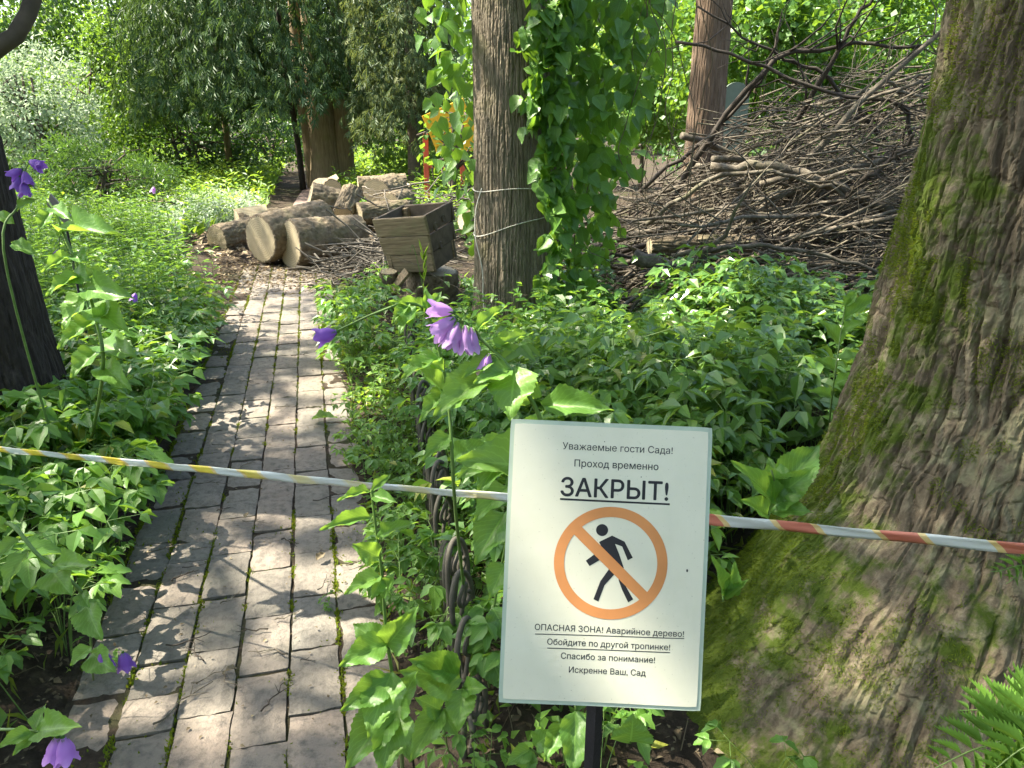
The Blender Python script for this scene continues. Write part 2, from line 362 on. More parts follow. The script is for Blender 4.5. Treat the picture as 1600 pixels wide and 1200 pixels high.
def build_ground():
    t = np.linspace(-1, 1, 230); gx = np.sign(t)*(np.abs(t)*7+np.abs(t)**5*110); gy = gx+6.0
    X, Y = np.meshgrid(gx, gy); Z = gz(X, Y); n = len(t)
    V = np.stack([X, Y, Z], -1).reshape(-1, 3); i = np.arange(n-1)
    I, J = np.meshgrid(i, i); a = (J*n+I).ravel(); Q = np.stack([a, a+1, a+n+1, a+n], -1)
    tag(link('ground', mesh_np('ground', V, Q, smooth=True), M_SOIL), 'dark soil and leaf litter between the plants', None, None, 'structure')
build_ground()

# ------------------------------------------------------------------ path with pavers
def build_path():
    P = []
    for s in np.arange(-1.2, 7.2, .05):
        for w in np.linspace(WL-.01, WR+.01, 26):
            x, y = path_xy(s, w); P.append([x, y, -.005+.008*float(pn(x*9, y*9, 2))])
    n = len(np.arange(-1.2, 7.2, .05)); Q = [[r*26+c, r*26+c+1, (r+1)*26+c+1, (r+1)*26+c] for r in range(n-1) for c in range(25)]
    path = tag(link('garden_path', mesh_np('garden_path', np.array(P), np.array(Q)), M_BED), 'narrow path of grey pink pavers with mossy joints', None, None, 'structure')
    protos = []
    for k in range(10):
        r = np.random.default_rng(k+40); n, m = 9, 6; hw, hl, th, bv = .0675, .1355, .05, .005
        xs = np.linspace(-hl, hl, n); ys = np.linspace(-hw, hw, m); top = []
        for a in xs:
            for b in ys:
                e = min(hl-abs(a), hw-abs(b)); ed = bv*max(0, 1-e/.014)**2
                top.append([a+r.normal()*.0018+.0018*float(pn(b*18, k*3.3, 1.7)), b+r.normal()*.0016+.0018*float(pn(a*14, k*5.1, 4.4)), -ed+.0025*float(pn(a*22+k*7, b*22, k))-(.006*max(0, float(pn(a*30, b*30+k*5, 9))) if e < .02 else 0)])
        V = list(top); Fq = [[i*m+j, (i+1)*m+j, (i+1)*m+j+1, i*m+j+1] for i in range(n-1) for j in range(m-1)]
        ring = [i*m for i in range(n)]+[(n-1)*m+j for j in range(1, m)]+[i*m+m-1 for i in range(n-2, -1, -1)]+[j for j in range(m-2, 0, -1)]
        b0 = len(V)
        for i in ring: V.append([top[i][0], top[i][1], -th])
        q = len(ring)
        for i in range(q): Fq.append([ring[(i+1) % q], ring[i], b0+i, b0+(i+1) % q])
        me = mesh_np('paver', np.array(V), np.array(Fq)); me.materials.append(M_PAVER); protos.append(me)
    ang = math.atan2(PT[1], PT[0])
    for c in range(6):
        w = WL+(c+.5)*PITCH_W; s = -1.15+U(0, PITCH_L)
        while s < 6.4:
            ln = PITCH_L*(1 if rng.random() > .10 else .52)
            if not (c == 5 and rng.random() < .05) and not (c == 0 and rng.random() < .04):
                x, y = path_xy(s+ln/2, w+U(-.003, .003)); o = link('paver', protos[rng.integers(10)], parent=path)
                sink = -.007 if c in (0,) else (-.006 if c == 5 else 0)
                o.location = (x, y, .006+sink+U(-.004, .004)); o.rotation_euler = (U(-.018, .018), U(-.015, .015), ang+U(-.010, .010))
                o.scale = ((ln-.0085)/.271, 1+U(-.015, .012), 1)
            s += ln
    # moss in the joints: small tufts, thicker where it is damp
    sp = Soup(); n = 42000
    s = U(-1.2, 6.6, n); jl = rng.integers(0, 7, n); w = WL+jl*PITCH_W+rng.normal(0, .0045, n)
    cross = rng.random(n) < .18; w = np.where(cross, U(WL, WR, n), w)
    x, y = path_xy(s, w); dens = .8*pn(x*2.6, y*1.1, 4)+.6*pn(x*11, y*11, 8)
    k = (dens > .14-.07*s) & ~(cross & (dens < .32)); x, y, w, dens = x[k], y[k], w[k], dens[k]
    D = rdir(len(x), 1.3); L = U(.006, .016, len(x))*(1+.5*dens)
    sp.add(*scatter(QUADL, np.stack([x, y, np.full(len(x), -.004)], -1), D, rdir(len(x)), L, .45, rng.random(len(x))))
    tag(sp.build('moss', [M_MOSS]), 'bright green moss growing in the joints of the pavers', None, None, 'stuff')
    # the path goes on beyond the logs, pavers too small to tell apart there
    P = []; S = np.arange(7.0, 26, .5)
    for s in S:
        for w in (-.28, .26): x, y = path_xy(s, w+.004*(s-7)**2); P.append([x, y, gz(x, y)+.012])
    Q = [[2*i, 2*i+1, 2*i+3, 2*i+2] for i in range(len(S)-1)]
    tag(link('far_path', mesh_np('far_path', np.array(P), np.array(Q)), simple('far_pavers', (.19, .135, .11), .85, .25, 8)), 'far stretch of the path beyond the log pile', None, None, 'structure')
build_path()

# ------------------------------------------------------------------ trunks
def trunk_mesh(name, thetas, zs, Rf, cf, disp, smooth=False):
    TH, Z = np.meshgrid(thetas, zs); C = cf(Z); R = Rf(TH, Z)
    d = disp(TH, Z, R)
    X = C[0]+np.cos(TH)*(R+d); Y = C[1]+np.sin(TH)*(R+d)
    n, m = TH.shape; V = np.stack([X, Y, Z], -1).reshape(-1, 3)
    i = np.arange(n-1)[:, None]*m; j = np.arange(m)[None]; k = (j+1) % m
    Q = np.stack([i+j, i+k, i+m+k, i+m+j], -1).reshape(-1, 4)
    return mesh_np(name, V, Q, smooth=smooth)
def bark_fn(fw, fz, depth, seed, warp=.5, plates=.6):
    def f(TH, Z, R):
        cx, sx = np.cos(TH)*R, np.sin(TH)*R
        wz = Z+warp*.15*pn(cx*4, sx*4, Z*2+seed)
        a = pn(cx*fw, sx*fw, wz*fz+seed*3.1); b = pn(cx*fw*1.9+5, sx*fw*1.9, wz*fz*1.8+seed)
        fis = sstep(.22, 0, np.abs(a))*.8+sstep(.16, 0, np.abs(b))*.45
        return depth*(-fis+plates*pn(cx*fw*.6, sx*fw*.6, Z*fz*.6+9)+.35*pn(cx*fw*4, sx*fw*4, Z*fz*5))
    return f
def front_thetas(nf, nb, centre=-math.pi/2, half=1.9):
    a = np.linspace(centre-half, centre+half, nf, endpoint=False); b = np.linspace(centre+half, centre-half+2*math.pi, nb, endpoint=False)
    return np.concatenate([a, b])
def interp(z, zs, vs): return np.interp(z, zs, vs)

def limb(sp, p0, p1, r0, r1, sag=.4, mi=0, sides=7, n=9):
    m = (np.asarray(p0)+np.asarray(p1))/2+np.array([U(-.3, .3), U(-.3, .3), sag]); pts = bez([p0, m, p1], n)
    pts[1:-1] += rng.normal(0, .05, (n-2, 3)); V, Fc = tube(pts, np.linspace(r0, r1, n), sides); sp.add(V, Fc, None, mi); return pts

def moss_bark(TH, Z, R):
    """long vertical plates between narrow deep cracks, flaky on top"""
    q = TH*.52; wq = q+.02*pn(q*9, Z*2.2, 3)+.012*pn(q*25, Z*9, 7); wz = Z+.05*pn(q*7, Z*5, 1)
    a = pn(wq*21, wz*2.3, 11); b = pn(wq*44+7, wz*5.0, 21); c = pn(wq*60, wz*14, 31); h = pn(wq*9, wz*11, 41)
    pl = np.minimum(1, np.abs(a)*5.5)*.017+np.minimum(1, np.abs(b)*4.5)*.010-.006*sstep(.10, 0, np.abs(h))*(np.abs(a) > .08)
    return pl-.024+.006*c+.007*pn(wq*8, wz*1.5, 5)+.004*np.abs(pn(wq*85, wz*22, 9))+.003*pn(wq*130, wz*60, 19)
# --- the old mossy tree on the right
moss_tree = thing('mossy_tree', 'massive old tree with fissured bark and green moss on its flaring root', 'tree', (MOSS_C[0], MOSS_C[1], 0))
def moss_R(TH, Z):
    base = interp(Z, [-.3, 0, .1, .22, .36, .5, .84, 1.5, 3, 9], [.9, .74, .71, .66, .615, .565, .505, .45, .42, .30])
    lob = np.maximum(0, np.cos(TH-math.radians(208)))**4*interp(Z, [-.3, 0, .12, .36, .5, .84, 1.6], [.62, .46, .31, .18, .08, .03, 0])
    lob2 = np.maximum(0, np.cos(TH-math.radians(275)))**6*interp(Z, [-.3, 0, .2, .5, 1], [.22, .16, .1, .04, 0])
    return base+lob+lob2+.02*np.cos(TH*5+Z*1.2)+.035*pn(np.cos(TH)*2.2, np.sin(TH)*2.2, Z*1.6)
zs = np.concatenate([np.arange(-.15, 2.25, .0072), np.arange(2.3, 9, .15)])
me = trunk_mesh('trunk', front_thetas(440, 30, math.radians(205), 1.5), zs, moss_R, lambda Z: (0*Z+.05*np.sin(Z*.7)*(Z > 2), 0*Z), moss_bark)
link('trunk', me, M_BARKMOSS, moss_tree)
def moss_tufts():
    sp = Soup(); n = 200000; th = U(math.radians(140), math.radians(300), n); z = rng.beta(1.1, 1.5, n)*1.9
    R = moss_R(th, z); d = moss_bark(th, z, R); x = np.cos(th)*(R+d); y = np.sin(th)*(R+d)
    t = 1.45*(-.866*x+.5*y)-.44+np.maximum((.40-z)*.62, -.1)+1.3*pn(x*3.1, y*3.1, z*3.1)+1.1*pn(x*15, y*15, z*15)
    k = t > .12; x, y, z, th = x[k], y[k], z[k], th[k]; n = len(x)
    out = np.stack([np.cos(th), np.sin(th), np.full(n, .25)], -1); D = nrm(out+rng.normal(0, .7, (n, 3))-[0, 0, .25])
    L = U(.005, .015, n)
    V, Fc, At = scatter(QUADL, np.stack([x, y, z], -1)+np.array(moss_tree.location), D, rdir(n), L, .16, rng.random(n))
    sp.add(V, Fc, At); tag(sp.build('moss_cushion', [M_MOSS], moss_tree), None, None, None, 'stuff')
moss_tufts()

# --- the straight trunk in the middle
def cen_bark(TH, Z, R):
    q = TH*.27; wq = q+.006*pn(q*14, Z*2.5, 3)+.003*pn(q*40, Z*11, 7)
    a = pn(wq*34, Z*1.7, 11); b = pn(wq*70+7, Z*4.2, 21); h = pn(wq*22, Z*16, 41)
    return np.minimum(1, np.abs(a)*4)*.009+np.minimum(1, np.abs(b)*3.5)*.005-.003*sstep(.12, 0, np.abs(h))+.0018*pn(wq*140, Z*40, 9)-.009
cen_tree = thing('straight_tree', 'straight grey brown tree trunk with finely ridged bark, vine climbing it', 'tree', (CEN_C[0], CEN_C[1], 0))
def cen_R(TH, Z): return interp(Z, [-.3, 0, .1, .3, .8, 3, 10], [.38, .35, .325, .305, .293, .283, .17])+.008*np.cos(TH*4+1)+.012*pn(np.cos(TH)*2, np.sin(TH)*2, Z)
zs = np.concatenate([np.arange(-.2, 2.7, .012), np.arange(2.7, 10, .2)])
link('trunk', trunk_mesh('trunk', front_thetas(210, 22, -math.pi/2, 1.6), zs, cen_R, lambda Z: (0*Z, 0*Z), cen_bark), M_BARKC, cen_tree)
# --- the dark trunk at the left edge
left_tree = thing('dark_tree', 'dark nearly black tree trunk at the left edge, behind the tape', 'tree', (LEFT_C[0], LEFT_C[1], 0))
def left_R(TH, Z): return interp(Z, [-.3, 0, .1, .3, .6, 1.1, 3, 10], [.46, .40, .36, .315, .285, .265, .24, .15])+.012*np.cos(TH*3+2)+.015*pn(np.cos(TH)*2, np.sin(TH)*2, Z)
zs = np.concatenate([np.arange(-.2, 1.7, .014), np.arange(1.7, 9, .2)])
link('trunk', trunk_mesh('trunk', front_thetas(130, 20, -math.pi/4, 1.5), zs, left_R, lambda Z: (-.02*Z, 0*Z), bark_fn(18, 3.0, .010, 8, plates=.4)), M_BARKD, left_tree)
sp = Soup(); p = AY(-20, 90, 3.2); q = AY(55, -12, 3.25)
V, Fc = tube(bez([[-2.32, 3.2, 1.35], p, q, q+np.array([.35, .3, 1.2]), q+np.array([.2, .8, 3.0])], 16), np.linspace(.040, .02, 16), 9); sp.add(V, Fc)
sp.build('limb', [M_BARKBG], left_tree, True)
# --- reddish trunk behind the brush pile
red_tree = thing('reddish_tree', 'slender reddish brown tree trunk behind the brush pile', 'tree', (RED_C[0], RED_C[1], 0))
def red_R(TH, Z): return interp(Z, [-.2, 0, .3, 2, 9], [.27, .25, .215, .195, .12])+.01*np.cos(TH*3)
link('trunk', trunk_mesh('trunk', front_thetas(90, 20, -math.pi/2, 1.7), np.concatenate([np.arange(-.2, 2.9, .02), np.arange(2.9, 9, .3)]), red_R, lambda Z: (0*Z, 0*Z), bark_fn(22, 1.6, .008, 11, plates=.3)), M_BARKR, red_tree)

# ------------------------------------------------------------------ leaf roof overhead (out of the picture; its gaps make the dapples)
SPOTS = [  # sunlit patches on the ground (pixel of the photograph, radius in metres): gaps between the twigs let the light through
 (250,800,.09),(300,640,.14),(350,655,.15),(410,640,.13),(470,650,.10),(520,600,.16),(540,640,.12),(370,482,.16),(495,600,.12),(420,800,.06),(465,805,.05),(352,868,.07),
 (420,885,.07),(372,925,.06),(455,955,.05),(250,1000,.06),(285,1015,.07),(430,1000,.06),(405,1040,.07),(300,1150,.12),(240,1090,.08),(340,1120,.08),(440,1125,.04),(515,890,.07),(550,870,.06),
 (560,560,.25),(600,640,.15),(1050,560,.35),(1150,600,.30),(1000,520,.3),(1230,560,.2),(1120,700,.16),(1180,760,.12),(1250,480,.3),(230,930,.04),(270,860,.05),(120,560,.3),(200,520,.3),(480,520,.1),(330,560,.1)]
SPOT_XY = [(G(a, b)[:2], r*(.55 if b > 760 and a < 600 else 1)) for a, b, r in SPOTS]
for q_, r in ((A(110, 400, 2.3), .2), (A(150, 470, 2.3), .16), (A(585, 800, 1.18), .07), (A(712, 510, 1.04), .06), (A(800, 600, 1.05), .06), (A(610, 490, 1.4), .09), (A(560, 1060, 1.2), .05)):
    SPOT_XY.append(((q_-SUN*(q_[2]/SUN[2]))[:2], r))                   # tall plants that catch the sun
def canopy():
    n = 5200; H = U(7.0, 13.0, n)
    lx, ly = U(-5.5, 7.5, n), U(-3.5, 11.5, n)                      # where the twig's shadow lands
    sh = pn(lx*.55, ly*.55, 5.5)*.9+pn(lx*1.7, ly*1.7, 2.2)*.55
    want = .66+0*lx
    want = np.where((lx > .0) & (lx < 2.6) & (ly > 3.2) & (ly < 6.2), .30, want)    # glossy bed below the vine
    want = np.where((lx < .0) & (lx > -2.3) & (ly < 6.2), .80, want)
    want = np.where((lx < -2.2) & (ly > 4.6), .33, want)             # sunny bed on the left
    want = np.where((lx > .9) & (ly > 5.2), .32, want)               # brush pile
    want = np.where((lx < .3) & (ly > 6.8), .32, want)
    want = np.where((lx > .2) & (ly < 3.0), .97, want)               # sign and old tree stand in shade
    want = np.where(ly > 9.5, want*.6, want)
    guard = ((lx > .15) & (ly < 3.0)) | ((lx > -2.2) & (ly < 2.7))
    k = rng.random(n) < np.where(guard, 1.0, np.clip(want-sh*.75, 0, 1)); H, lx, ly = H[k], lx[k], ly[k]
    cx = lx+SUN[0]/SUN[2]*H; cy_ = ly+SUN[1]/SUN[2]*H; n = len(cx); m = 15
    C = np.repeat(np.stack([cx, cy_, H], -1), m, 0); P = C+rng.normal(0, 1, (n*m, 3))*[.2, .2, .11]
    gx, gy = P[:, 0]-SUN[0]/SUN[2]*P[:, 2], P[:, 1]-SUN[1]/SUN[2]*P[:, 2]
    keep = np.ones(len(P), bool)
    for (c, r) in SPOT_XY: keep &= ((gx-c[0])**2+(gy-c[1])**2) > (r+.05)**2
    q = A(768, 690, .8); t = (P[:, 2]-q[2])/SUN[2]; ex = P[:, 0]-SUN[0]*t-q[0]; ey = P[:, 1]-SUN[1]*t-q[1]
    keep &= ~((np.abs(ex) < .15) & (np.abs(ey) < .16))             # a gap: sunlight reaches the top left of the sign
    ns = 900; base = np.array([A(a, b, .8) for a, b in zip(U(770, 1125, ns), U(645, 1125, ns))]); E = base+SUN*U(8.5, 13, ns)[:, None]+rng.normal(0, .02, (ns, 3))  # extra leaves set along the sun rays to keep the sheet shaded
    t = (E[:, 2]-q[2])/SUN[2]; ex = E[:, 0]-SUN[0]*t-q[0]; ey = E[:, 1]-SUN[1]*t-q[1]; E = E[~((np.abs(ex) < .15) & (np.abs(ey) < .16))]
    P = np.vstack([P[keep], E]); n = len(P); D = rdir(n, -.2); N = rdir(n, 1.6)
    V, Fc, At = scatter(QUADL, P, D, N, U(.10, .17, n), U(.75, .95, n), rng.random(n))
    owner = np.where(P[:, 0] < -4.2, 0, np.where(P[:, 0] < -1.2, 1, 2))
    off = thing('added_shade_tree', 'unseen leafy tree added left of the frame to shade the path', 'tree', (-6.6, 5.6, 0))  # added out of view to carry leaves that shade the path
    tr = [off, left_tree, cen_tree]
    sp = Soup(); V0, F0 = tube([[-6.6, 5.6, -.1], [-6.6, 5.6, 1], [-6.5, 5.5, 4], [-6.4, 5.6, 8]], [.32, .25, .2, .12], 12); sp.add(V0, F0); sp.build('trunk', [M_BARKBG], off, True)
    tops = [(-6.4, 5.6), (-2.45, 3.2), (.01, 5.5)]
    for i in range(3):
        k = owner == i; idx = np.where(k)[0]; sp = Soup(); v = V.reshape(n, -1, 3)[k]
        sp.add(*scatter(QUADL, P[k], D[k], N[k], U(.10, .17, k.sum()), U(.75, .95, k.sum()), rng.random(k.sum())))
        sp.build('crown', [M_CANOPY], tr[i])
        lb = Soup()
        for j in range(9):
            t = P[rng.choice(idx)]; limb(lb, [tops[i][0], tops[i][1], U(4.2, 7.0)], t, .07, .012, .5)
        lb.build('limbs', [M_BARKBG], tr[i], True)
canopy()

# ------------------------------------------------------------------ trees and shrubs behind
def bush_points(n, c, rad, shell=.55, clumps=60, cs=.18):
    """clumpy points through an ellipsoid"""
    d = rdir(clumps); r = U(shell, 1, clumps)**.6; cc = d*r[:, None]; cc[:, 2] = np.maximum(cc[:, 2], -.92)
    i = rng.integers(0, clumps, n); p = cc[i]+rng.normal(0, cs, (n, 3))
    return np.asarray(c)+p*np.asarray(rad), p
def leafy(name, label, cat, base, c, rad, n, L, W, m, group=None, clumps=70, cs=.16, trunk=.09, stems=1, T=QUADL, bark=None, shell=.4, zb=-.25):
    b = np.array([base[0], base[1], float(gz(base[0], base[1]))]); t = thing(name, label, cat, tuple(b), group)
    P, p = bush_points(n, c, rad, shell, clumps, cs); P = P[P[:, 2] > b[2]+.02]; k = len(P)
    out = nrm(P-np.asarray(c)); D = nrm(out*.6+rdir(k, zb)); N = nrm(rdir(k, .9)+out*.5)
    sp = Soup(); sp.add(*scatter(T, P, D, N, U(L*.7, L*1.25, k), U(W*.8, W*1.2, k), np.clip(rng.random(k)*.8+.2*rng.random(k), 0, 1)))
    sp.build('crown', [m], t)
    s = Soup()
    for i in range(stems):
        o = np.array([U(-.5, .5), U(-.5, .5), 0])*rad[0]*.25*(stems > 1); top = np.asarray(c)+np.array([U(-.3, .3)*rad[0], U(-.3, .3)*rad[1], rad[2]*.5])
        pts = bez([b+o+[0, 0, -.1], b+o*1.2+(top-b)*[.1, .1, .4], top], 8); V, Fc = tube(pts, np.linspace(trunk, trunk*.35, 8), 7); s.add(V, Fc)
        for j in range(4):
            a = pts[rng.integers(3, 7)]; limb(s, a, P[rng.integers(k)], trunk*.4, trunk*.1, .1, 0, 5, 6)
    s.build('trunk' if stems == 1 else 'stems', [bark or M_BARKBG], t, True)
    return t
def at(px, y): return (px-800)/F_PX*(y*CP+CAM_H*SP)         # x of a pixel column for something standing y metres ahead

# far wall of trees, one by one
far = [(-60,34,5.5,M_MAPLE),(40,38,6.5,M_DKBUSH),(120,30,5,M_LIME),(200,40,7,M_MAPLE),(270,33,5.5,M_DKBUSH),(340,41,6.5,M_MAPLE),(420,36,5.5,M_DKBUSH),(480,42,7,M_LIME),(560,36,6,M_MAPLE),
       (630,42,7,M_LIME),(690,34,5.5,M_MAPLE),(760,40,6.5,M_DKBUSH),(840,33,6,M_LIME),(910,38,6.5,M_MAPLE),(980,32,5.5,M_MAPLE),(1050,40,7,M_LIME),(1120,33,5.5,M_MAPLE),(1190,38,6.5,M_DKBUSH),
       (1260,31,5.5,M_MAPLE),(1340,37,6.5,M_LIME),(1420,31,5.5,M_MAPLE),(1500,36,6,M_DKBUSH),(1600,31,6,M_MAPLE),(1720,34,6,M_MAPLE),(-190,32,6,M_DKBUSH)]
FARN = {'leaf_maple': ('maple_tree', 'mid green broadleaf tree'), 'leaf_dark_shrub': ('dark_broadleaf_tree', 'dark green broadleaf tree'), 'leaf_lime_shrub': ('lime_green_tree', 'light yellow green broadleaf tree')}
for px, y, h, m in far:
    x = at(px, y); nm, lb = FARN[m.name]
    leafy(nm, lb+' in the far belt at the end of the garden', 'tree', (x, y), (x, y, h*.55), (h*.52, h*.4, h*.56), 6000, .16, .8, m, 'far belt of '+lb+'s', 46, .17, .13)
for x, y, h in ((-6, -6, 8), (-1, -9.5, 8), (5, -8, 8), (7.5, -1.5, 8), (11, 11, 7.5)):
    leafy('added_screen_tree', 'unseen broadleaf tree added behind or beside the viewpoint to cut sky light', 'tree', (x, y), (x, y, h*.56), (h*.42, h*.42, h*.5), 3600, .28, .85, M_CANOPY, 'unseen trees added to cut sky light', 46, .17, .16)  # unseen trees, added to hold back sky light from sign and trunk
# sunny shrubs and small trees on the left
L1 = [('lime_shrub','bright yellow green tree glowing in the sun, upper left','tree',150,18,(1.9,1.5,1.5),2.1,11000,.075,.75,M_MAPLE),
 ('lime_shrub','small bright green tree right of the pale variegated shrub','tree',225,21,(1.9,1.5,1.9),2.0,11000,.075,.75,M_MAPLE),
 ('pale_shrub','pale variegated shrub with whitish leaves on the left','shrub',82,12.5,(.95,.9,1.0),1.55,7000,.07,.5,M_PALE),
 ('green_shrub','rounded light green shrub behind the left bed, at the frame edge','shrub',-10,13,(1.6,1.2,1.1),1.3,4200,.09,.7,M_MAPLE),
 ('feathery_shrub','feathery mid green bush behind the left bed','shrub',165,11.3,(1.15,.8,.55),.62,7500,.085,.22,M_DKBUSH),
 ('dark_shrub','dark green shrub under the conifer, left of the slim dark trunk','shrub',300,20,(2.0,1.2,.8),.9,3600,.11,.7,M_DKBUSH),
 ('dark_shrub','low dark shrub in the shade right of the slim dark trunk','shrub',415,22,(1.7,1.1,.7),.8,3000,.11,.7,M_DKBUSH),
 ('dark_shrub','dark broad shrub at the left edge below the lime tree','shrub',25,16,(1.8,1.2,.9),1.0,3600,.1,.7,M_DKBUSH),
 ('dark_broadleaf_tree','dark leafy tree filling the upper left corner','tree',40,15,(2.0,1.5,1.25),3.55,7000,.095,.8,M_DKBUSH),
 ('maple_shrub','bright green maple behind the brush pile, next to the reddish trunk','tree',1150,13.5,(1.5,1.2,1.3),2.5,8500,.105,.95,M_MAPLE),
 ('maple_shrub','bright green maple behind the brush pile, near the mossy tree','tree',1330,14.5,(1.9,1.4,1.4),2.6,8500,.105,.95,M_MAPLE),
 ('maple_shrub','lime green maple lit by the sun between vine and reddish trunk','tree',1000,16,(1.6,1.2,1.7),2.3,8500,.105,.95,M_LIME),
 ('dark_broadleaf_tree','dark leafy tree behind the brush pile, partly behind the mossy tree','tree',1250,17,(1.7,1.3,1.6),2.6,6500,.11,.8,M_DKBUSH),
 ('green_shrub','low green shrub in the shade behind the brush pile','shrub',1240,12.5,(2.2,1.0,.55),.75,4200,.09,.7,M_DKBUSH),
 ('green_shrub','thin leafy shrub screening the yellow play panel','shrub',712,11.6,(.5,.4,.75),1.0,170,.11,.7,M_MAPLE),
 ('green_shrub','yellow green shrub beside the yellow play panel','shrub',650,19,(1.2,1.0,1.3),1.2,4200,.10,.8,M_LIME),
 ('green_shrub','light green shrub behind the straight trunk','shrub',800,17,(2.0,1.2,1.4),1.5,4600,.11,.8,M_MAPLE)]
for nm, lb, cat, px, y, rad, cz, n, L, W, m in L1:
    x = at(px, y); leafy(nm, lb, cat, (x, y), (x, y, cz), rad, n, L, W, m, None, 80, .13, .05, 1 if cat == 'tree' else 4)
# conifers with hanging sprays
def conifer(label, px, y, rx, z0, z1, n, m, trunks, spray=.20, xoff=0, name='thuja_tree'):
    x = at(px, y); t = thing(name, label, 'tree', (x, y, 0)); sp = Soup()
    for (dx, dy, r, lean) in trunks:
        V, Fc = tube(bez([[x+dx*.8, y+dy, -.1], [x+dx, y+dy, .9], [x+dx+lean, y+dy, 3], [x+dx*.6+lean, y+dy, 7.5]], 14), np.linspace(r*1.15, r*.5, 14), 12); sp.add(V, Fc)
    sp.build('trunk', [M_BARKT if m is M_THUJA else M_BARKBG], t, True)
    k = n; a = U(0, 2*math.pi, k); zz = U(0, 1, k); rr = np.sqrt(U(.12, 1, k))
    hang = .35+.65*pn(np.cos(a)*2.3+px, np.sin(a)*2.3, 3)                 # the lower edge of the crown is ragged
    zlow = z0-.9*hang*rr+.55*(1-rr); z = zlow+(z1-zlow)*zz**1.25; R = rx*rr*(1-.25*zz)
    cl = pn(np.cos(a)*R*1.9, np.sin(a)*R*1.9+px, z*1.7); kp = cl > -.16; a, z, R = a[kp], z[kp], R[kp]; k = len(a)
    P = np.stack([x+xoff+np.cos(a)*R, y+np.sin(a)*R*.8, z], -1)+rng.normal(0, .05, (k, 3))
    out = np.stack([np.cos(a), np.sin(a), np.zeros(k)], -1); D = nrm(out*.4+np.array([0, 0, -1])+rng.normal(0, .33, (k, 3)))
    N = nrm(out+rng.normal(0, .5, (k, 3))); rnd = np.clip(.5+.35*cl[kp]+rng.normal(0, .2, k), 0, 1); L = U(spray*.6, spray*1.3, k)
    s = Soup(); s.add(*scatter(LANCE, P, D, N, L, .16, rnd))
    for sgn in (-1, 1):                                                 # side shoots of each flat spray
        Y = np.cross(N, D); D2 = nrm(D+sgn*.75*Y); s.add(*scatter(QUADL, P+D*(L*.22)[:, None], D2, N, L*.6, .2, rnd)); s.add(*scatter(QUADL, P+D*(L*.5)[:, None], D2, N, L*.42, .22, rnd))
    s.build('crown', [m], t)
    return t
conifer('big dark conifer with three pale stems beyond the logs', 512, 17.3, 3.3, 1.8, 5.2, 14000, M_THUJA, [(-.30, .1, .2, -.12), (.02, -.08, .34, -.05), (.36, .05, .27, .1)], .26, -.9)
conifer('dark drooping conifer left of the big conifer, slim black stem', 362, 19.5, 2.7, 1.9, 5.2, 8000, M_THUJA, [(0, 0, .085, 0)], .26, -.4)
conifer('grey green drooping conifer right of the big conifer', 640, 15.3, 1.15, 1.35, 4.8, 6500, M_GREY, [(.1, .1, .12, 0)], .2)
# slim trunks farther back
for px, y, r, lb in ((645, 21, .16, 'slim dark trunk left of the yellow play panel'), (474, 17.0, .07, 'thin black leaning stem just left of the big conifer'), (15, 19, .2, 'dark distant trunk at the left edge of the garden')):
    x = at(px, y); t = thing('slim_tree', lb, 'tree', (x, y, 0)); sp = Soup(); V, Fc = tube(bez([[x, y, -.1], [x-.05, y, 1.2], [x-.2, y, 3], [x-.15, y, 6]], 10), np.linspace(r, r*.5, 10), 10); sp.add(V, Fc); sp.build('trunk', [M_BARKD], t, True)

# ------------------------------------------------------------------ boxes and boards helper
def boxv(c, h, R=None, bev=.0, jit=.0):
    c = np.asarray(c, float); h = np.asarray(h, float); V = np.array([[sx, sy, sz] for sx in (-1, 1) for sy in (-1, 1) for sz in (-1, 1)], float)*h
    if jit: V += rng.normal(0, jit, V.shape)
    if R is not None: V = V@np.asarray(R).T
    Q = np.array([[0,1,3,2],[4,6,7,5],[0,4,5,1],[2,3,7,6],[0,2,6,4],[1,5,7,3]]); return V+c, Q
def board(name, c, h, m, parent, R=None, bev=.004, jit=.002):
    V, Q = boxv(np.zeros(3), h, None, 0, jit); me = mesh_np(name, V, Q); o = link(name, me, m, parent)
    M = Matrix.Identity(4)
    if R is not None: M = Matrix(np.asarray(R).tolist()).to_4x4()
    M.translation = Vector(tuple(np.asarray(c)-(origin_of(parent) if parent is not None else 0))); o.matrix_local = M
    if bev:
        b = o.modifiers.new('bevel', 'BEVEL'); b.width = bev; b.segments = 2
    return o
def rotz(a): c, s = math.cos(a), math.sin(a); return np.array([[c, -s, 0], [s, c, 0], [0, 0, 1.]])
def basis(x, up=(0, 0, 1)):
    x = nrm(x); y = nrm(np.cross(up, x)); return np.stack([x, y, np.cross(x, y)], 1)

# --- yellow play panel with red posts, far behind
y = 13.2; x0 = at(705, y); pl = thing('play_panel', 'yellow panel on red posts, a play structure beyond the branches', 'play structure', (x0, y, 0))
M_YEL = simple('yellow_paint', (.80, .40, .02), .5, .3, 5, b_h=0); M_RED = simple('red_paint', (.50, .075, .04), .55, .3, 6, b_h=0)
Rp = basis([.92, .1, .38])
board('panel', [x0-.0, y, AY(705, 192, y)[2]], (.36, .03, .26), M_YEL, pl, Rp); board('panel', [x0+.1, y+.06, AY(705, 222, y)[2]], (.34, .03, .16), M_YEL, pl, basis([1, .1, .1]))
for dx in (-.40, .2): board('post', [x0+dx, y+.1, .58], (.04, .04, .62), M_RED, pl)
board('rail', [x0-.1, y+.1, .68], (.28, .02, .025), M_RED, pl)
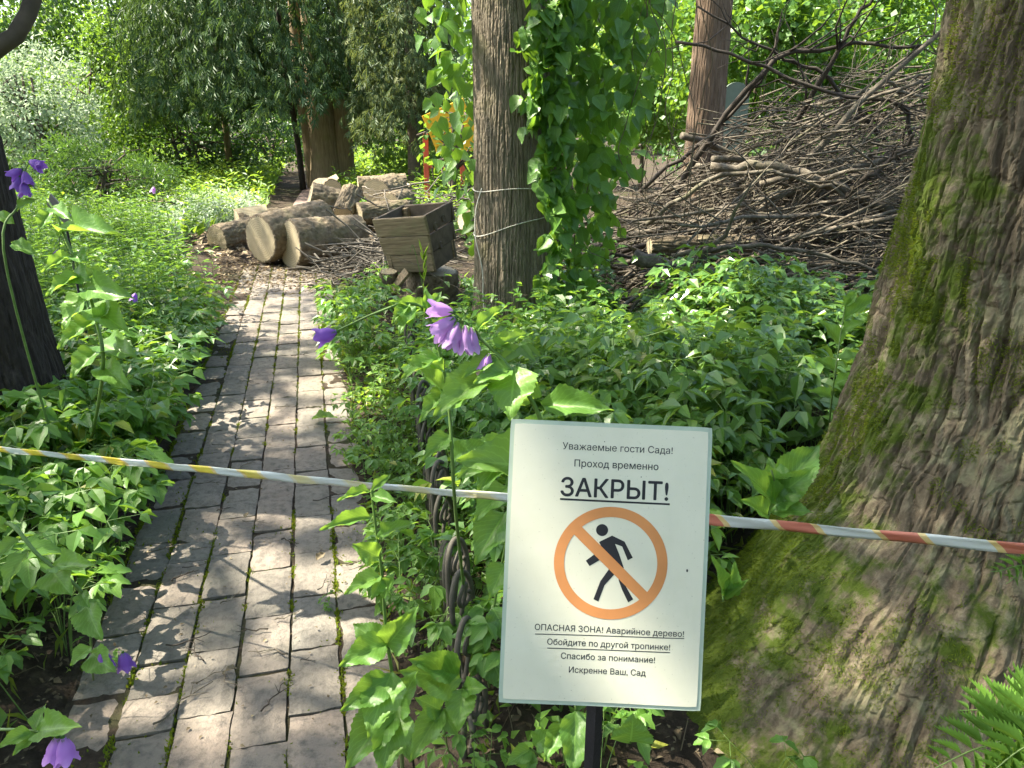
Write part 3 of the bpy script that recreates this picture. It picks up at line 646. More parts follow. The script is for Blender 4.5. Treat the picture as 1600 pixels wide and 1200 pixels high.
# --- round topped grey green board behind the brush pile
y = 10.4; x0 = at(1131, y); zt = AY(1131, 128, y)[2]; zb = 0; hw = .17; pr = [(-hw, 0), (hw, 0)]+[(hw*math.cos(a), zt-hw+hw*math.sin(a)) for a in np.linspace(0, math.pi, 14)]
n = len(pr); V = [[p[0], d, p[1]] for d in (0, .05) for p in pr]; me = bpy.data.meshes.new('round_topped_slab')
me.from_pydata(V, [], [list(range(n)), list(range(2*n-1, n-1, -1))]+[[i, n+i, n+(i+1) % n, (i+1) % n] for i in range(n)])
tag(link('round_topped_slab', me, simple('grey_green_stone', (.13, .165, .12), .8, .15, 9), None, (x0, y, 0)), 'upright grey green slab with a rounded top behind the brush', 'slab')

# ------------------------------------------------------------------ logs
def log(name, label, p0, p1, r, seed=0, cut=None, squash=1.0):
    p0 = np.asarray(p0, float); p1 = np.asarray(p1, float); L = np.linalg.norm(p1-p0); B = basis(p1-p0)
    t = thing(name, label, 'log', tuple(p0), 'sawn logs blocking the path')
    nt_, nl = 84, max(24, int(L/.011)); TH, Z = np.meshgrid(np.linspace(0, 2*math.pi, nt_, endpoint=False), np.linspace(0, L, nl))
    cx, sx = np.cos(TH)*r, np.sin(TH)*r; k = 13
    qq = TH*r; qq = qq+.012*pn(qq*11, Z*9, seed); a = pn(qq*27+seed*7, Z*5.5, seed*2); b = pn(qq*55+seed+4, Z*11, 3)
    d = .015*(np.minimum(1, np.abs(a)*4)-1+.4*(np.minimum(1, np.abs(b)*4)-1)+.15*pn(cx*40, sx*40, Z*30))+.02*r/.25*np.cos(2*TH+seed)+.012*pn(np.cos(TH), np.sin(TH), Z*2+seed)
    R = r+d; R0 = R[0].copy(); pr = np.stack([Z, np.cos(TH)*R, np.sin(TH)*R*squash], -1).reshape(-1, 3)
    i = np.arange(nl-1)[:, None]*nt_; j = np.arange(nt_)[None]; kk = (j+1) % nt_; Q = np.stack([i+j, i+nt_+j, i+nt_+kk, i+kk], -1).reshape(-1, 4)
    o = link('bark', mesh_np('bark', pr, Q, smooth=True), M_BARKLOG, t); M4 = Matrix(B.tolist()).to_4x4(); o.matrix_local = M4
    for e in (0, 1):
        Rr = R[0 if e == 0 else -1]; th = TH[0]; rings = [0, .3, .6, .85, .93, 1.0]; V = [[(L+.003 if e else -.003), 0, 0]]
        for f in rings[1:]:
            for q, tt in enumerate(th): V.append([(L if e else 0)+(.004 if e else -.004)*(1 if f < .99 else .0)+.0015*float(pn(f*9, tt*3, seed)), math.cos(tt)*Rr[q]*f*.995, math.sin(tt)*Rr[q]*f*.995*squash])
        m2 = nt_; Fc = [[0, 1+q, 1+(q+1) % m2] for q in range(m2)]; me = bpy.data.meshes.new('cut_face')
        for g in range(len(rings)-2):
            for q in range(m2): Fc.append([1+g*m2+q, 1+(g+1)*m2+q, 1+(g+1)*m2+(q+1) % m2, 1+g*m2+(q+1) % m2])
        if e == 0: Fc = [f[::-1] for f in Fc]
        me.from_pydata(V, [], Fc); me.polygons.foreach_set('material_index', [1 if q >= len(Fc)-m2 else 0 for q in range(len(Fc))]); c = link('cut_face', me, [M_CUT, M_BARKLOG], t); c.matrix_local = M4
    return t
def ground_log(name, label, px, py, zc, axis, L, r, seed, lift=0, squash=1.0):
    p = A(px, py, zc); a = nrm(axis); return log(name, label, p, p+a*L, r, seed, squash=squash)
ground_log('oak_log', 'thick log with a tall pale cut end, lying second from left', 407, 374, 7.95, (.62, .74, .10), .78, .272, 1)
ground_log('oak_log', 'thick log lying crosswise at the front, bright oval cut end left', 453, 383, 7.85, (.74, .67, -.02), .78, .255, 2)
ground_log('oak_log', 'shorter log with a brown round cut end, leftmost in the pile', 339, 377, 8.55, (.42, .9, .05), .55, .172, 3)
ground_log('oak_log', 'tilted log on top of the heap, furrowed bark facing the path', 484, 310, 9.35, (.88, .3, -.30), .52, .19, 4)
ground_log('oak_log', 'log with split brown end pointing at the path, back of the heap', 590, 303, 10.2, (.25, .95, .03), .6, .21, 5)
ground_log('oak_log', 'small log end leaning upright between the thick logs and the twigs', 536, 332, 9.0, (.1, .35, .3), .36, .12, 6)
ground_log('oak_log', 'flat pale wood disc lying between the thick logs', 462, 338, 8.8, (.15, .45, -.6), .12, .15, 7)
ground_log('oak_log', 'grey log lying across the back of the heap, beside the conifer', 560, 292, 11.3, (.95, .25, .04), .7, .15, 8)
ground_log('oak_log', 'log end half buried behind the tilted log', 520, 300, 10.6, (-.5, .8, -.05), .5, .17, 9)
ground_log('oak_log', 'short log behind the leftmost log, mostly hidden', 372, 352, 9.0, (.8, .55, .0), .5, .16, 10)
ground_log('oak_log', 'pale log lying between planter box and straight trunk', 722, 345, 7.6, (.85, .5, -.1), .6, .10, 11)
ground_log('oak_log', 'grey upright log chunk at the back right of the heap', 628, 290, 11.0, (.1, .2, -.9), .4, .14, 12)
ground_log('oak_log', 'log lying behind the twig heap, left of the planter box', 560, 335, 9.0, (.85, .5, .0), .6, .15, 13)
ground_log('oak_log', 'tan cut log end looking out above the twig heap', 606, 322, 9.6, (.3, .95, .0), .5, .17, 14)
for i, (px, py, zc, ax, L_, lb) in enumerate(((392, 329, 9.0, (.9, .3, .25), .36, 'split wedge of pale wood on top, above the leftmost log'), (548, 313, 9.6, (.3, .4, .8), .3, 'split stake of pale wood standing in the heap'), (508, 286, 11.0, (.8, .2, .5), .4, 'split slab of yellow wood near the conifer'))):
    p = A(px, py, zc); t = thing('wood_wedge', lb, 'wood', tuple(p), 'split wood on the heap'); B = basis(ax)
    V = np.array([[-.5, -.2, -.12], [-.5, .2, -.12], [-.5, 0, .16], [.5, -.14, -.1], [.5, .14, -.1], [.5, 0, .05]])*[L_, .45, .45]
    me = bpy.data.meshes.new('split_wood'); me.from_pydata((V@B.T).tolist(), [], [[0, 2, 1], [3, 4, 5], [0, 1, 4, 3], [1, 2, 5, 4], [2, 0, 3, 5]]); link('split_wood', me, M_CUT, t)
# weathered stump in the left bed
p = G(252, 352); x0, y0 = p[0], p[1]; zt = AY(252, 313, y0)[2]
log('tree_stump', 'weathered flat topped stump standing in the left bed', [x0, y0, -.03], [x0+.01, y0, zt], .26, 21)
bpy.data.objects['tree_stump']['category'] = 'stump'; del bpy.data.objects['tree_stump']['group']

# ------------------------------------------------------------------ branches: heap on the right, twigs by the logs
def branch_mesh(name, L, r, seed, twigs, curve=.12, sides=6):
    q = np.random.default_rng(seed); n = 14; t = np.linspace(0, 1, n); pts = np.stack([t*L, np.cumsum(q.normal(0, curve*L/n, n))+curve*L*.4*np.sin(t*q.uniform(1, 4)+q.uniform(0, 6)), np.cumsum(q.normal(0, curve*L/n, n))+curve*L*.4*np.sin(t*q.uniform(1, 4)+q.uniform(0, 6))], -1)
    pts -= pts[0]; rad = r*(1-.8*t)+.0015; sp = Soup(); V, Fc = tube(pts, rad, sides); sp.add(V, Fc)
    for k in range(twigs):
        i = q.integers(3, n-1); tl = L*q.uniform(.12, .38)*(1-.4*i/n); d = nrm(np.array([q.uniform(.5, 1.1), q.normal(0, .6), q.normal(0, .6)])); m = 6
        tp = pts[i]+np.linspace(0, 1, m)[:, None]*tl*d+np.cumsum(q.normal(0, tl*.035, (m, 3)), 0); tp[0] = pts[i]
        V, Fc = tube(tp, np.linspace(rad[i]*.6, .0015, m), 4); sp.add(V, Fc)
        if q.random() < .6:
            j = q.integers(2, 5); d2 = nrm(d+q.normal(0, .6, 3)); tp2 = tp[j]+np.linspace(0, 1, 4)[:, None]*tl*.5*d2; V, Fc = tube(tp2, np.linspace(rad[i]*.35, .001, 4), 3); sp.add(V, Fc)
    return mesh_np(name, np.concatenate(sp.V), np.concatenate(sp.F), np.concatenate(sp.At), smooth=True)
BR = [branch_mesh('branch', U(1.5, 2.8), U(.007, .016), 100+i, 11, .075) for i in range(14)]+[branch_mesh('branch', U(2.2, 3.2), U(.017, .032), 200+i, 9, .06, 8) for i in range(6)]
for i, m in enumerate(BR): m.materials.append(M_BRANCHDK if i % 5 == 0 else M_BRANCH)
def put_branch(me, p, d, roll, sc_=1, label='cut bare branch lying tangled in the brush pile', group='branches heaped in the brush pile', name='branch'):
    o = link(name, me); B = basis(d); M = Matrix(B.tolist()).to_4x4()@Matrix.Rotation(roll, 4, 'X')@Matrix.Scale(sc_, 4); M.translation = Vector(tuple(p)); o.matrix_world = M
    return tag(o, label, 'branch', group)
def heap_top(x, y):
    u = np.clip((x-.75)/1.9, 0, 1); return (.30+1.5*sstep(0, 1, u))*np.exp(-((y-7.15)/1.35)**2)
N_BR = 288; nb = 0
while nb < N_BR:
    x, y = U(.7, 4.4), U(5.6, 8.7); ht = float(heap_top(x, y)); z = U(.05, 1)*ht
    if ht < .12: continue
    flat = z/ht; left_end = rng.random() < .8
    d = np.array([1, rng.normal(0, .45), U(.25, 1.0) if (flat > .72 and rng.random() < .5) else U(.0, .62) if rng.random() < .74 else U(-.35, .1)])
    if not left_end: d = d*[-1, 1, -.6]
    me = BR[rng.integers(20)]; Lx = 1.1; p = np.array([x, y, max(z, .04)])-nrm(d)*Lx*U(.5, 1.1)
    if p[0] < .55 and p[1] < 6.6: p[0] += .5
    if p[2] < .05: p[2] = .05
    put_branch(me, p, d, U(0, 6.28), U(.75, 1.1)); nb += 1
# the long ones that stand out against the green
def big_branch(label, pix, r0, r1, y, twigs=8, m=M_BRANCHDK):
    P = [AY(a, b, yy) for (a, b), yy in zip(pix, np.broadcast_to(y, (len(pix),)))]; pts = bez(P, 18); pts[1:-1] += rng.normal(0, .012, (16, 3)); rad = np.linspace(r0, r1, 18); sp = Soup(); V, Fc = tube(pts, rad, 8); sp.add(V, Fc)
    for k in range(twigs):
        i = rng.integers(4, 17); tl = U(.25, .8); d = nrm(nrm(pts[i]-pts[i-2])+rng.normal(0, .5, 3)); tp = pts[i]+np.linspace(0, 1, 6)[:, None]*tl*d+np.cumsum(rng.normal(0, tl*.04, (6, 3)), 0); tp[0] = pts[i]
        V, Fc = tube(tp, np.linspace(rad[i]*.55, .002, 6), 5); sp.add(V, Fc)
    o = sp.build('branch', [m], None, True); return tag(o, label, 'branch', 'branches heaped in the brush pile')
big_branch('long dark branch arching over the top of the brush pile to the mossy tree', [(1030, 340), (1180, 120), (1290, 75), (1450, 70)], .03, .012, [7.4, 7.0, 6.9, 6.6])
big_branch('forked branch rising steeply from the pile to the upper right', [(1180, 300), (1270, 150), (1330, 40), (1385, -30)], .028, .010, [7.6, 7.0, 6.8, 6.7])
big_branch('branch crossing in front of the reddish trunk, sloping down to the right', [(1055, 65), (1150, 85), (1275, 140), (1400, 160), (1425, 220)], .012, .018, [6.9, 6.8, 6.7, 6.6, 6.6])
big_branch('thin branch curving up left beside the reddish trunk', [(1000, 300), (1120, 200), (1190, 120), (1220, 30)], .02, .008, [7.3, 7.2, 7.0, 7.0])
big_branch('slanting branch from the pile top towards the upper left', [(1440, 290), (1300, 130), (1220, 90), (1090, 10)], .022, .008, [7.2, 7.0, 7.0, 7.0])
big_branch('thick grey branch bowed across the middle of the brush pile', [(1110, 260), (1220, 262), (1300, 290), (1390, 330)], .035, .045, [6.5, 6.4, 6.3, 6.3], 3, M_BRANCH)
big_branch('thin arched branch bowed low across the front of the pile', [(1010, 350), (1120, 278), (1230, 275), (1330, 310)], .02, .014, [6.4, 6.3, 6.2, 6.2], 4, M_BRANCH)
big_branch('dark slanting branch at the right of the pile, against the mossy tree', [(1300, 320), (1380, 260), (1430, 210)], .022, .014, [6.2, 6.1, 6.0], 3)
big_branch('long mossy branch lying on the ground in front of the pile', [(990, 400), (1080, 425), (1180, 432), (1260, 450)], .055, .035, [5.5, 5.5, 5.5, 5.5], 4, M_BRANCH)
big_branch('pale thin branch lying above the ground plants, front of the pile', [(1050, 400), (1160, 385), (1260, 392), (1380, 430)], .018, .012, [5.6, 5.5, 5.5, 5.4], 4, M_BRANCH)
log('fallen_log', 'dark horizontal log at the foot of the brush pile', A(1015, 385, 6.0), A(1190, 380, 6.1), .085, 31)
bpy.data.objects['fallen_log']['group'] = 'logs under the brush pile'
# the finer brushwood in the heap nobody could count
sp = Soup(); n = 1700
x, y = U(.7, 4.6, n), U(5.5, 8.9, n); ht = heap_top(x, y); k = ht > .1; x, y, ht = x[k], y[k], ht[k]; z = U(.02, 1.02, len(x))*ht
for i in range(len(x)):
    d = nrm(np.array([1, rng.normal(0, .55), rng.normal(.16, .3)]))*(1 if rng.random() < .7 else -1); L_ = U(.5, 1.5); m = 5
    tp = np.array([x[i], y[i], z[i]+.03])+np.linspace(-.5, .5, m)[:, None]*L_*d+np.cumsum(rng.normal(0, L_*.025, (m, 3)), 0); tp[:, 2] = np.maximum(tp[:, 2], .02)
    V, Fc = tube(tp, np.linspace(U(.004, .010), .002, m), 4, False); sp.add(V, Fc)
tag(sp.build('brushwood', [M_BRANCH], None, True), 'tangle of thin dry brushwood filling the pile', None, None, 'stuff')
# twigs between logs and planter box
sp = Soup()
for i in range(520):
    c = np.array([U(-1.75, -.75), U(6.9, 8.6), 0]); hgt = .42*math.exp(-((c[0]+1.25)/.55)**2-((c[1]-7.7)/.8)**2); c[2] = .03+U(0, 1)*hgt
    if rng.random() < .35: c = np.array([U(-2.0, .2), U(9.0, 11), U(.1, .62)])
    d = nrm(np.array([rng.normal(), rng.normal()*.7, rng.normal(0, .22)])); L_ = U(.3, 1.0); tp = c+np.linspace(-.5, .5, 5)[:, None]*L_*d+np.cumsum(rng.normal(0, L_*.03, (5, 3)), 0); tp[:, 2] = np.maximum(tp[:, 2], .02)
    V, Fc = tube(tp, np.linspace(U(.004, .014), .002, 5), 5, False); sp.add(V, Fc)
tag(sp.build('brushwood', [simple('grey_twigs', (.13, .115, .09), .9, .35, 25)], None, True), 'heap of grey twigs between the logs and the planter box', None, None, 'stuff')

# ------------------------------------------------------------------ planter box on its stump
bc = np.array([-.70, 6.15, .36]); pb = thing('planter_box', 'weathered wooden planter box, tilted and open at the top', 'planter', tuple(bc))
tilt = Matrix.Rotation(math.radians(-9), 3, 'Y')@Matrix.Rotation(math.radians(5), 3, 'X')@Matrix.Rotation(math.radians(-24), 3, 'Z')
TB = np.array(tilt)
def bb(name, c, h, m, R=np.eye(3), parent=pb): board(name, bc+TB@np.asarray(c, float), h, m, parent, TB@R, .005, .003)
H = .46; fl = math.atan(.045/H)
for side, (ax, sgn) in enumerate((('y', -1), ('y', 1), ('x', -1), ('x', 1))):
    for k in range(3):
        z = .075+k*.15; off = .175+.045*z/H
        wl = off+.012
        if ax == 'y':
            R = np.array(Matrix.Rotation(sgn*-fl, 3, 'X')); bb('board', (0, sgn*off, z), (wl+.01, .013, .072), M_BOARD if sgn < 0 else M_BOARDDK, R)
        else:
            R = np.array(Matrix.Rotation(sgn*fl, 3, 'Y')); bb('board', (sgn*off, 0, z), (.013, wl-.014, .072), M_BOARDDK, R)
for sx in (-1, 1):
    for sy in (-1, 1): bb('corner_post', (sx*.178, sy*.178, .22), (.022, .022, .21), M_BOARD)
bb('floor_board', (0, 0, .012), (.16, .16, .012), M_BOARDDK)
for (dx, z, r) in ((-.08, .33, .035), (.05, .36, .03), (-.03, .17, .03)):          # round knots on the side panel
    a = np.linspace(0, 2*math.pi, 18, endpoint=False); V = []; 
    for rr, ee in ((r, .0), (r*.75, .008), (r*.45, .004)): V += [[.175+.045*z/H+.014+ee, dx+rr*math.cos(t), z+rr*math.sin(t)] for t in a]
    V.append([.175+.045*z/H+.022, dx, z]); Fq = [[g*18+i, g*18+(i+1) % 18, (g+1)*18+(i+1) % 18, (g+1)*18+i] for g in range(2) for i in range(18)]+[[36+i, 36+(i+1) % 18, 54] for i in range(18)]
    me = bpy.data.meshes.new('knot'); me.from_pydata([list(TB@np.array(v)) for v in V], [], Fq); link('knot', me, M_BOARDDK, pb)
log('tree_stump', 'dark cut stump carrying the planter box', [-.66, 6.22, -.05], [-.64, 6.2, .315], .21, 41)
o = bpy.data.objects['tree_stump.001']; o['category'] = 'stump'; del o['group']
log('wood_block', 'grey wood block leaning on the stump under the planter box', [-.98, 5.95, .02], [-.95, 5.9, .36], .075, 42); o = bpy.data.objects['wood_block']; o['category'] = 'wood block'; del o['group']
board('loose_board', [-.86, 5.83, .30], (.012, .05, .10), M_BOARD, None, np.array(Matrix.Rotation(.7, 3, 'Y')@Matrix.Rotation(.5, 3, 'Z')))
tag(bpy.data.objects['loose_board'], 'short loose board stuck at an angle below the planter box', 'board')

# ------------------------------------------------------------------ vine on the straight trunk
vine = thing('climbing_vine', 'leafy green vine hanging in a curtain from the straight trunk', 'vine', (CEN_C[0]+.2, CEN_C[1]-.3, 0))
def vine_build():
    n = 3000; px = U(640, 1065, n); py = U(-60, 520, n); keep = np.zeros(n, bool); dep = np.zeros(n)
    R = np.interp(py, [-60, 0, 60, 140, 250, 330, 400, 450, 520], [845, 838, 815, 822, 842, 858, 842, 838, 850]); R2 = np.interp(py, [-60, 60, 130, 220, 300, 380, 430, 520], [1045, 1030, 1010, 985, 965, 945, 945, 915])
    Lf = np.interp(py, [-60, 60, 150, 230, 300, 340, 420], [655, 665, 672, 690, 705, 730, 745]); 
    r_side = (px > R+rng.normal(0, 8, n)) & (px < R2+rng.normal(0, 14, n)); l_side = (px < 748) & (px > Lf+rng.normal(0, 9, n)) & (py < 400)
    den = np.where(r_side, 1.0-.35*sstep(330, 460, py)-.25*sstep(.5, 1, (px-R)/np.maximum(R2-R, 1)), np.where(l_side, .5-.15*((py > 150) & (py < 255)), 0)); keep = rng.random(n) < den
    px, py, r_s = px[keep], py[keep], r_side[keep]; n = len(px)
    yy = np.where(r_s, 5.18+U(-.12, .55, n)+np.abs(px-850)/900, 5.55+U(-.1, .4, n))
    yy = np.where(r_s & (px < 880), 5.12+U(-.05, .06, n), yy)
    P = np.array([AY(a, b, c) for a, b, c in zip(px, py, yy)]); k = P[:, 2] > .08; P, yy, px, py = P[k], yy[k], px[k], py[k]; n = len(P)
    D = nrm(np.stack([rng.normal(0, .55, n), rng.normal(-.35, .4, n), np.full(n, -.9)+rng.normal(0, .45, n)], -1)); N = nrm(np.stack([rng.normal(-.15, .55, n), np.full(n, -.7)+rng.normal(0, .45, n), np.full(n, .6)+rng.normal(0, .4, n)], -1))
    L = U(.085, .15, n); W = U(.64, .8, n); rnd = rng.random(n)
    order = np.argsort(yy-L*3); T = leaf_tmpl(6, .16, .16, .36, 1.1, wave=1); org = np.array(vine.location)
    for i in order[:300]:
        V, Fc, At = scatter(T, [[0, 0, 0]], D[i:i+1], N[i:i+1], L[i], W[i], rnd[i:i+1]); me = mesh_np('leaf', V, Fc, At, smooth=True); link('leaf', me, M_VINE, vine, P[i]-org)
    j = order[300:]; sp = Soup(); sp.add(*scatter(LEAF8, P[j], D[j], N[j], L[j], W[j], rnd[j])); tag(sp.build('foliage', [M_VINE], vine, True), None, None, None, 'stuff')
    sp = Soup()
    for q in range(12):
        a = np.array([CEN_C[0]+U(.2, 1.0), U(5.1, 5.6), U(2.3, 3.2)]); pts = [a]
        while pts[-1][2] > U(.1, 1.3): pts.append(pts[-1]+np.array([rng.normal(0, .07), rng.normal(0, .04), -U(.15, .3)]))
        if len(pts) > 2: V, Fc = tube(bez(pts, 4*len(pts)), U(.0018, .0035), 5, False); sp.add(V, Fc)
    sp.build('stem', [M_STEMBR], vine, True)
vine_build()
# thin wires tied round the trunk
wr = thing('tie_wire', 'thin pale wires tied round the straight trunk', 'wire', (CEN_C[0], CEN_C[1], 0)); M_WIRE = simple('pale_wire', (.5, .48, .40), .6, .15, 30, b_h=0)
for zz, dz in ((1.03, .01), (.80, .09)):
    sp = Soup(); a = np.linspace(0, 2*math.pi, 44); V, Fc = tube(np.stack([CEN_C[0]+.305*np.cos(a), CEN_C[1]+.305*np.sin(a), zz+dz*np.cos(a)+.012*np.sin(a*3)], -1), .0034, 5, False); sp.add(V, Fc); sp.build('wire_loop', [M_WIRE], wr, True)
sp = Soup(); V, Fc = tube(bez([[-.20, 5.26, 1.04], [-.24, 5.24, .9], [-.245, 5.23, .72], [-.2, 5.2, .5], [-.19, 5.15, .25], [-.1, 4.9, .06]], 30), .0034, 5, False); sp.add(V, Fc); sp.build('loose_end', [M_WIRE], wr, True)

# ------------------------------------------------------------------ the laminated sign
ZS = .80; SGN = A(946.5, 883, ZS); K = ZS/F_PX                                   # metres per pixel on the sheet
ex0 = nrm(np.array([316.0, 14.0])); 
ca, sa = ex0; XR = np.array([1., 0, 0]); UP = np.array([0, SP, CP]); FW = np.array([0, CP, -SP])
SX = ca*XR-sa*UP; SY = sa*XR+ca*UP; SZ = -FW
sign = thing('warning_sign', 'white laminated warning sheet on a thin black stake', 'sign', (SGN[0]+.0, SGN[1]+.035, 0))
def spx(px, py, h=0.0):
    """photo pixel -> point on the sheet"""
    return SGN+(px-946.5)*K*XR-(py-883)*K*UP+SZ*h
def sheet_obj(name, V, F, m, smooth=False, parent=sign):
    me = bpy.data.meshes.new(name); me.from_pydata([list(np.asarray(v)-np.array(parent.location)) for v in V], [], F)
    if smooth: me.polygons.foreach_set('use_smooth', [True]*len(me.polygons))
    return link(name, me, m, parent)
def paper_mat():
    m, nt, b = mat('laminated_paper'); co = coord(nt)
    c = ramp(nt, noise(nt, 9, 5, .6, co), [(.3, (.67, .655, .51)), (.7, (.735, .715, .56))]); c = mixc(nt, ramp(nt, noise(nt, 420, 3, .6, co), [(.67, (0, 0, 0)), (.74, (.55, .55, .55))]), c, (.25, .22, .15)); c = mixc(nt, ramp(nt, noise(nt, 3.5, 5, .7, co), [(.5, (0, 0, 0)), (.8, (.35, .35, .35))]), c, (.50, .47, .34))
    nt.links.new(c, b.inputs['Base Color']); b.inputs['Roughness'].default_value = .5
    b.inputs['Coat Weight'].default_value = 1.0; b.inputs['Coat Roughness'].default_value = .13
    bp = nd(nt, 'ShaderNodeBump'); bp.inputs['Strength'].default_value = .5; bp.inputs['Distance'].default_value = .004
    nt.links.new(mth(nt, 'ADD', noise(nt, 1, 4, .6, co, 1.2, (120, 40, 34)), noise(nt, 7, 2, .5, co)), bp.inputs['Height']); nt.links.new(bp.outputs[0], b.inputs['Coat Normal']); return m
M_PAPER = paper_mat()
M_INK = simple('black_print', (.02, .02, .025), .45, .1, 30, b_h=0); M_ORANGE = simple('faded_orange_print', (.62, .255, .085), .5, .22, 9, b_h=0)
M_LAM = simple('laminate_edge', (.42, .50, .40), .3, .1, 20, b_h=0); M_STAKE = simple('black_stake', (.018, .018, .02), .5, .3, 20)
W2, H2 = 316.4*K/2, 443.5*K/2
def plate(name, w, h, d0, d1, m, rad=.006, nx=22, ny=30):
    """gently buckled sheet with rounded corners"""
    V = []; F = []
    for i in range(ny+1):
        for j in range(nx+1):
            u, v = -1+2*j/nx, -1+2*i/ny; x, y = u*w, v*h; gu, gv = x/W2, y/H2
            if abs(u) == 1 and abs(v) == 1: x *= 1-rad*.1/w; y *= 1-rad*.1/h
            bk = .0012*math.sin(gu*2.2+gv*1.3)+.0008*math.sin(gv*4+gu)
            V.append(SGN+SX*x+SY*y+SZ*(d1+bk))
    n0 = len(V); V += [v-SZ*(d1-d0) for v in V]; c = nx+1
    for i in range(ny):
        for j in range(nx): a = i*c+j; F.append([a, a+1, a+c+1, a+c]); F.append([n0+a, n0+a+c, n0+a+c+1, n0+a+1])
    rim = [j for j in range(c)]+[i*c+nx for i in range(1, ny+1)]+[ny*c+j for j in range(nx-1, -1, -1)]+[i*c for i in range(ny-1, 0, -1)]
    for q in range(len(rim)): a, b = rim[q], rim[(q+1) % len(rim)]; F.append([a, n0+a, n0+b, b])
    return sheet_obj(name, V, F, m, False)
plate('laminate', W2, H2, -.0022, -.0008, M_LAM)
plate('paper', W2-.0042, H2-.0042, -.0006, .0, M_PAPER)
def buck(p):
    d = p-SGN; u, v = d@SX/W2, d@SY/H2; return p+SZ*(.0012*math.sin(u*2.2+v*1.3)+.0008*math.sin(v*4+u))
def poly(name, pix, m, h):
    V = [buck(spx(a, b, h)) for a, b in pix]; return sheet_obj(name, V, [list(range(len(V)))[::-1]], m)
from mathutils.geometry import delaunay_2d_cdt
def text(line, px, py, wpx, bold, under=False, name='lettering'):
    cu = bpy.data.curves.new(name, 'FONT'); cu.body = line; cu.align_x = 'CENTER'; cu.align_y = 'CENTER'; cu.size = 1
    o = bpy.data.objects.new(name, cu); COL.objects.link(o); bpy.context.view_layer.update(); dg = bpy.context.evaluated_depsgraph_get(); c2 = o.evaluated_get(dg).to_curve(dg)
    loops = []
    for spn in c2.splines:
        bp = spn.bezier_points; n = len(bp); out = []
        for i in range(n):
            p0, p1, p2, p3 = bp[i].co, bp[i].handle_right, bp[(i+1) % n].handle_left, bp[(i+1) % n].co
            st = (p3-p0).length < .004 or ((p1-p0).cross(p3-p0).length < 1e-5 and (p2-p3).cross(p3-p0).length < 1e-5)
            for k in range(1 if st else 5):
                t = k/5; q = p0*(1-t)**3+p1*3*t*(1-t)**2+p2*3*t*t*(1-t)+p3*t**3; out.append((q.x, q.y))
        loops.append(out)
    bpy.data.objects.remove(o)
    co = np.array([p for l in loops for p in l]); E = []; k = 0
    for l in loops: E += [(k+i, k+(i+1) % len(l)) for i in range(len(l))]; k += len(l)
    r_ = delaunay_2d_cdt([Vector(p) for p in co.tolist()], E, [], 0, 1e-6); V2 = np.array([[v.x, v.y] for v in r_[0]]); T = np.array([f for f in r_[2] if len(f) == 3]); C = V2[T].mean(1)
    wn_ = np.zeros(len(C))
    for i, j in E:                                                      # non-zero winding: overlapping strokes stay filled
        (x0, y0), (x1, y1) = co[i], co[j]; isl = (x1-x0)*(C[:, 1]-y0)-(C[:, 0]-x0)*(y1-y0)
        wn_ += ((y0 <= C[:, 1]) & (y1 > C[:, 1]) & (isl > 0)).astype(int); wn_ -= ((y0 > C[:, 1]) & (y1 <= C[:, 1]) & (isl < 0)).astype(int)
    T = T[wn_ != 0]; w = co[:, 0].max()-co[:, 0].min(); s = wpx*K/w; cx = (co[:, 0].max()+co[:, 0].min())/2; base = spx(px, py, .00012)
    P3 = np.array([buck(base+SX*(v[0]-cx)*s+SY*v[1]*s) for v in V2])-np.array(sign.location); me = mesh_np(name, P3, T); o = link(name, me, M_INK, sign)
    for q, (ox, oy) in enumerate(((1, 0), (-1, 0), (0, 1), (0, -1)) if bold else ()):      # heavier strokes
        o2 = link('stroke', me, None, o); o2.location = tuple((SX*ox+SY*oy)*bold*s*.55+SZ*(.00001*(q+1)))
text('Уважаемые гости Сада!', 965, 701, 172, .006); text('Проход временно', 963, 727, 131, .012); text('ЗАКРЫТ!', 960, 766, 167, .03)
text('ОПАСНАЯ ЗОНА! Аварийное дерево!', 952, 986, 233, .012); text('Обойдите по другой тропинке!', 951, 1008, 192, .012); text('Спасибо за понимание!', 950, 1029, 147, .014); text('Искренне Ваш, Сад', 949, 1050, 120, .014)
def uline(x0, y0, x1, y1, t):
    V = []; n = 16
    for i in range(n+1): f = i/n; x, y = x0+(x1-x0)*f, y0+(y1-y0)*f; V += [buck(spx(x, y, .00014)), buck(spx(x, y+t, .00014))]
    sheet_obj('underline', V, [[2*i, 2*i+1, 2*i+3, 2*i+2] for i in range(n)], M_INK)
uline(875, 778, 1046, 786, 3); uline(836, 990.5, 1069, 997, 1.3); uline(855, 1012.5, 1047, 1019, 1.3)
cx, cy0, ro, ri = 954, 880, 88.5, 72.5
a = np.linspace(0, 2*math.pi, 72, endpoint=False); V = [buck(spx(cx+r*math.cos(t), cy0+r*math.sin(t), .00022)) for r in (ro, ri) for t in a]
sheet_obj('prohibition_ring', V, [[i, 72+i, 72+(i+1) % 72, (i+1) % 72] for i in range(72)], M_ORANGE)
dgn = math.radians(45); dx, dy = math.cos(dgn), math.sin(dgn); hw = 8.6; nn = 12; V = []
for i in range(nn+1):
    t = -74+148*i/nn; V += [buck(spx(cx+dx*t-dy*hw, cy0+dy*t+dx*hw, .00026)), buck(spx(cx+dx*t+dy*hw, cy0+dy*t-dx*hw, .00026))]
sheet_obj('prohibition_bar', V, [[2*i, 2*i+2, 2*i+3, 2*i+1] for i in range(nn)], M_ORANGE)
z3 = lambda L: [(780+p/4.285, 640+q/4.285) for p, q in L]; z4 = lambda L: [(780+p/4.615, 880+q/4.615) for p, q in L]
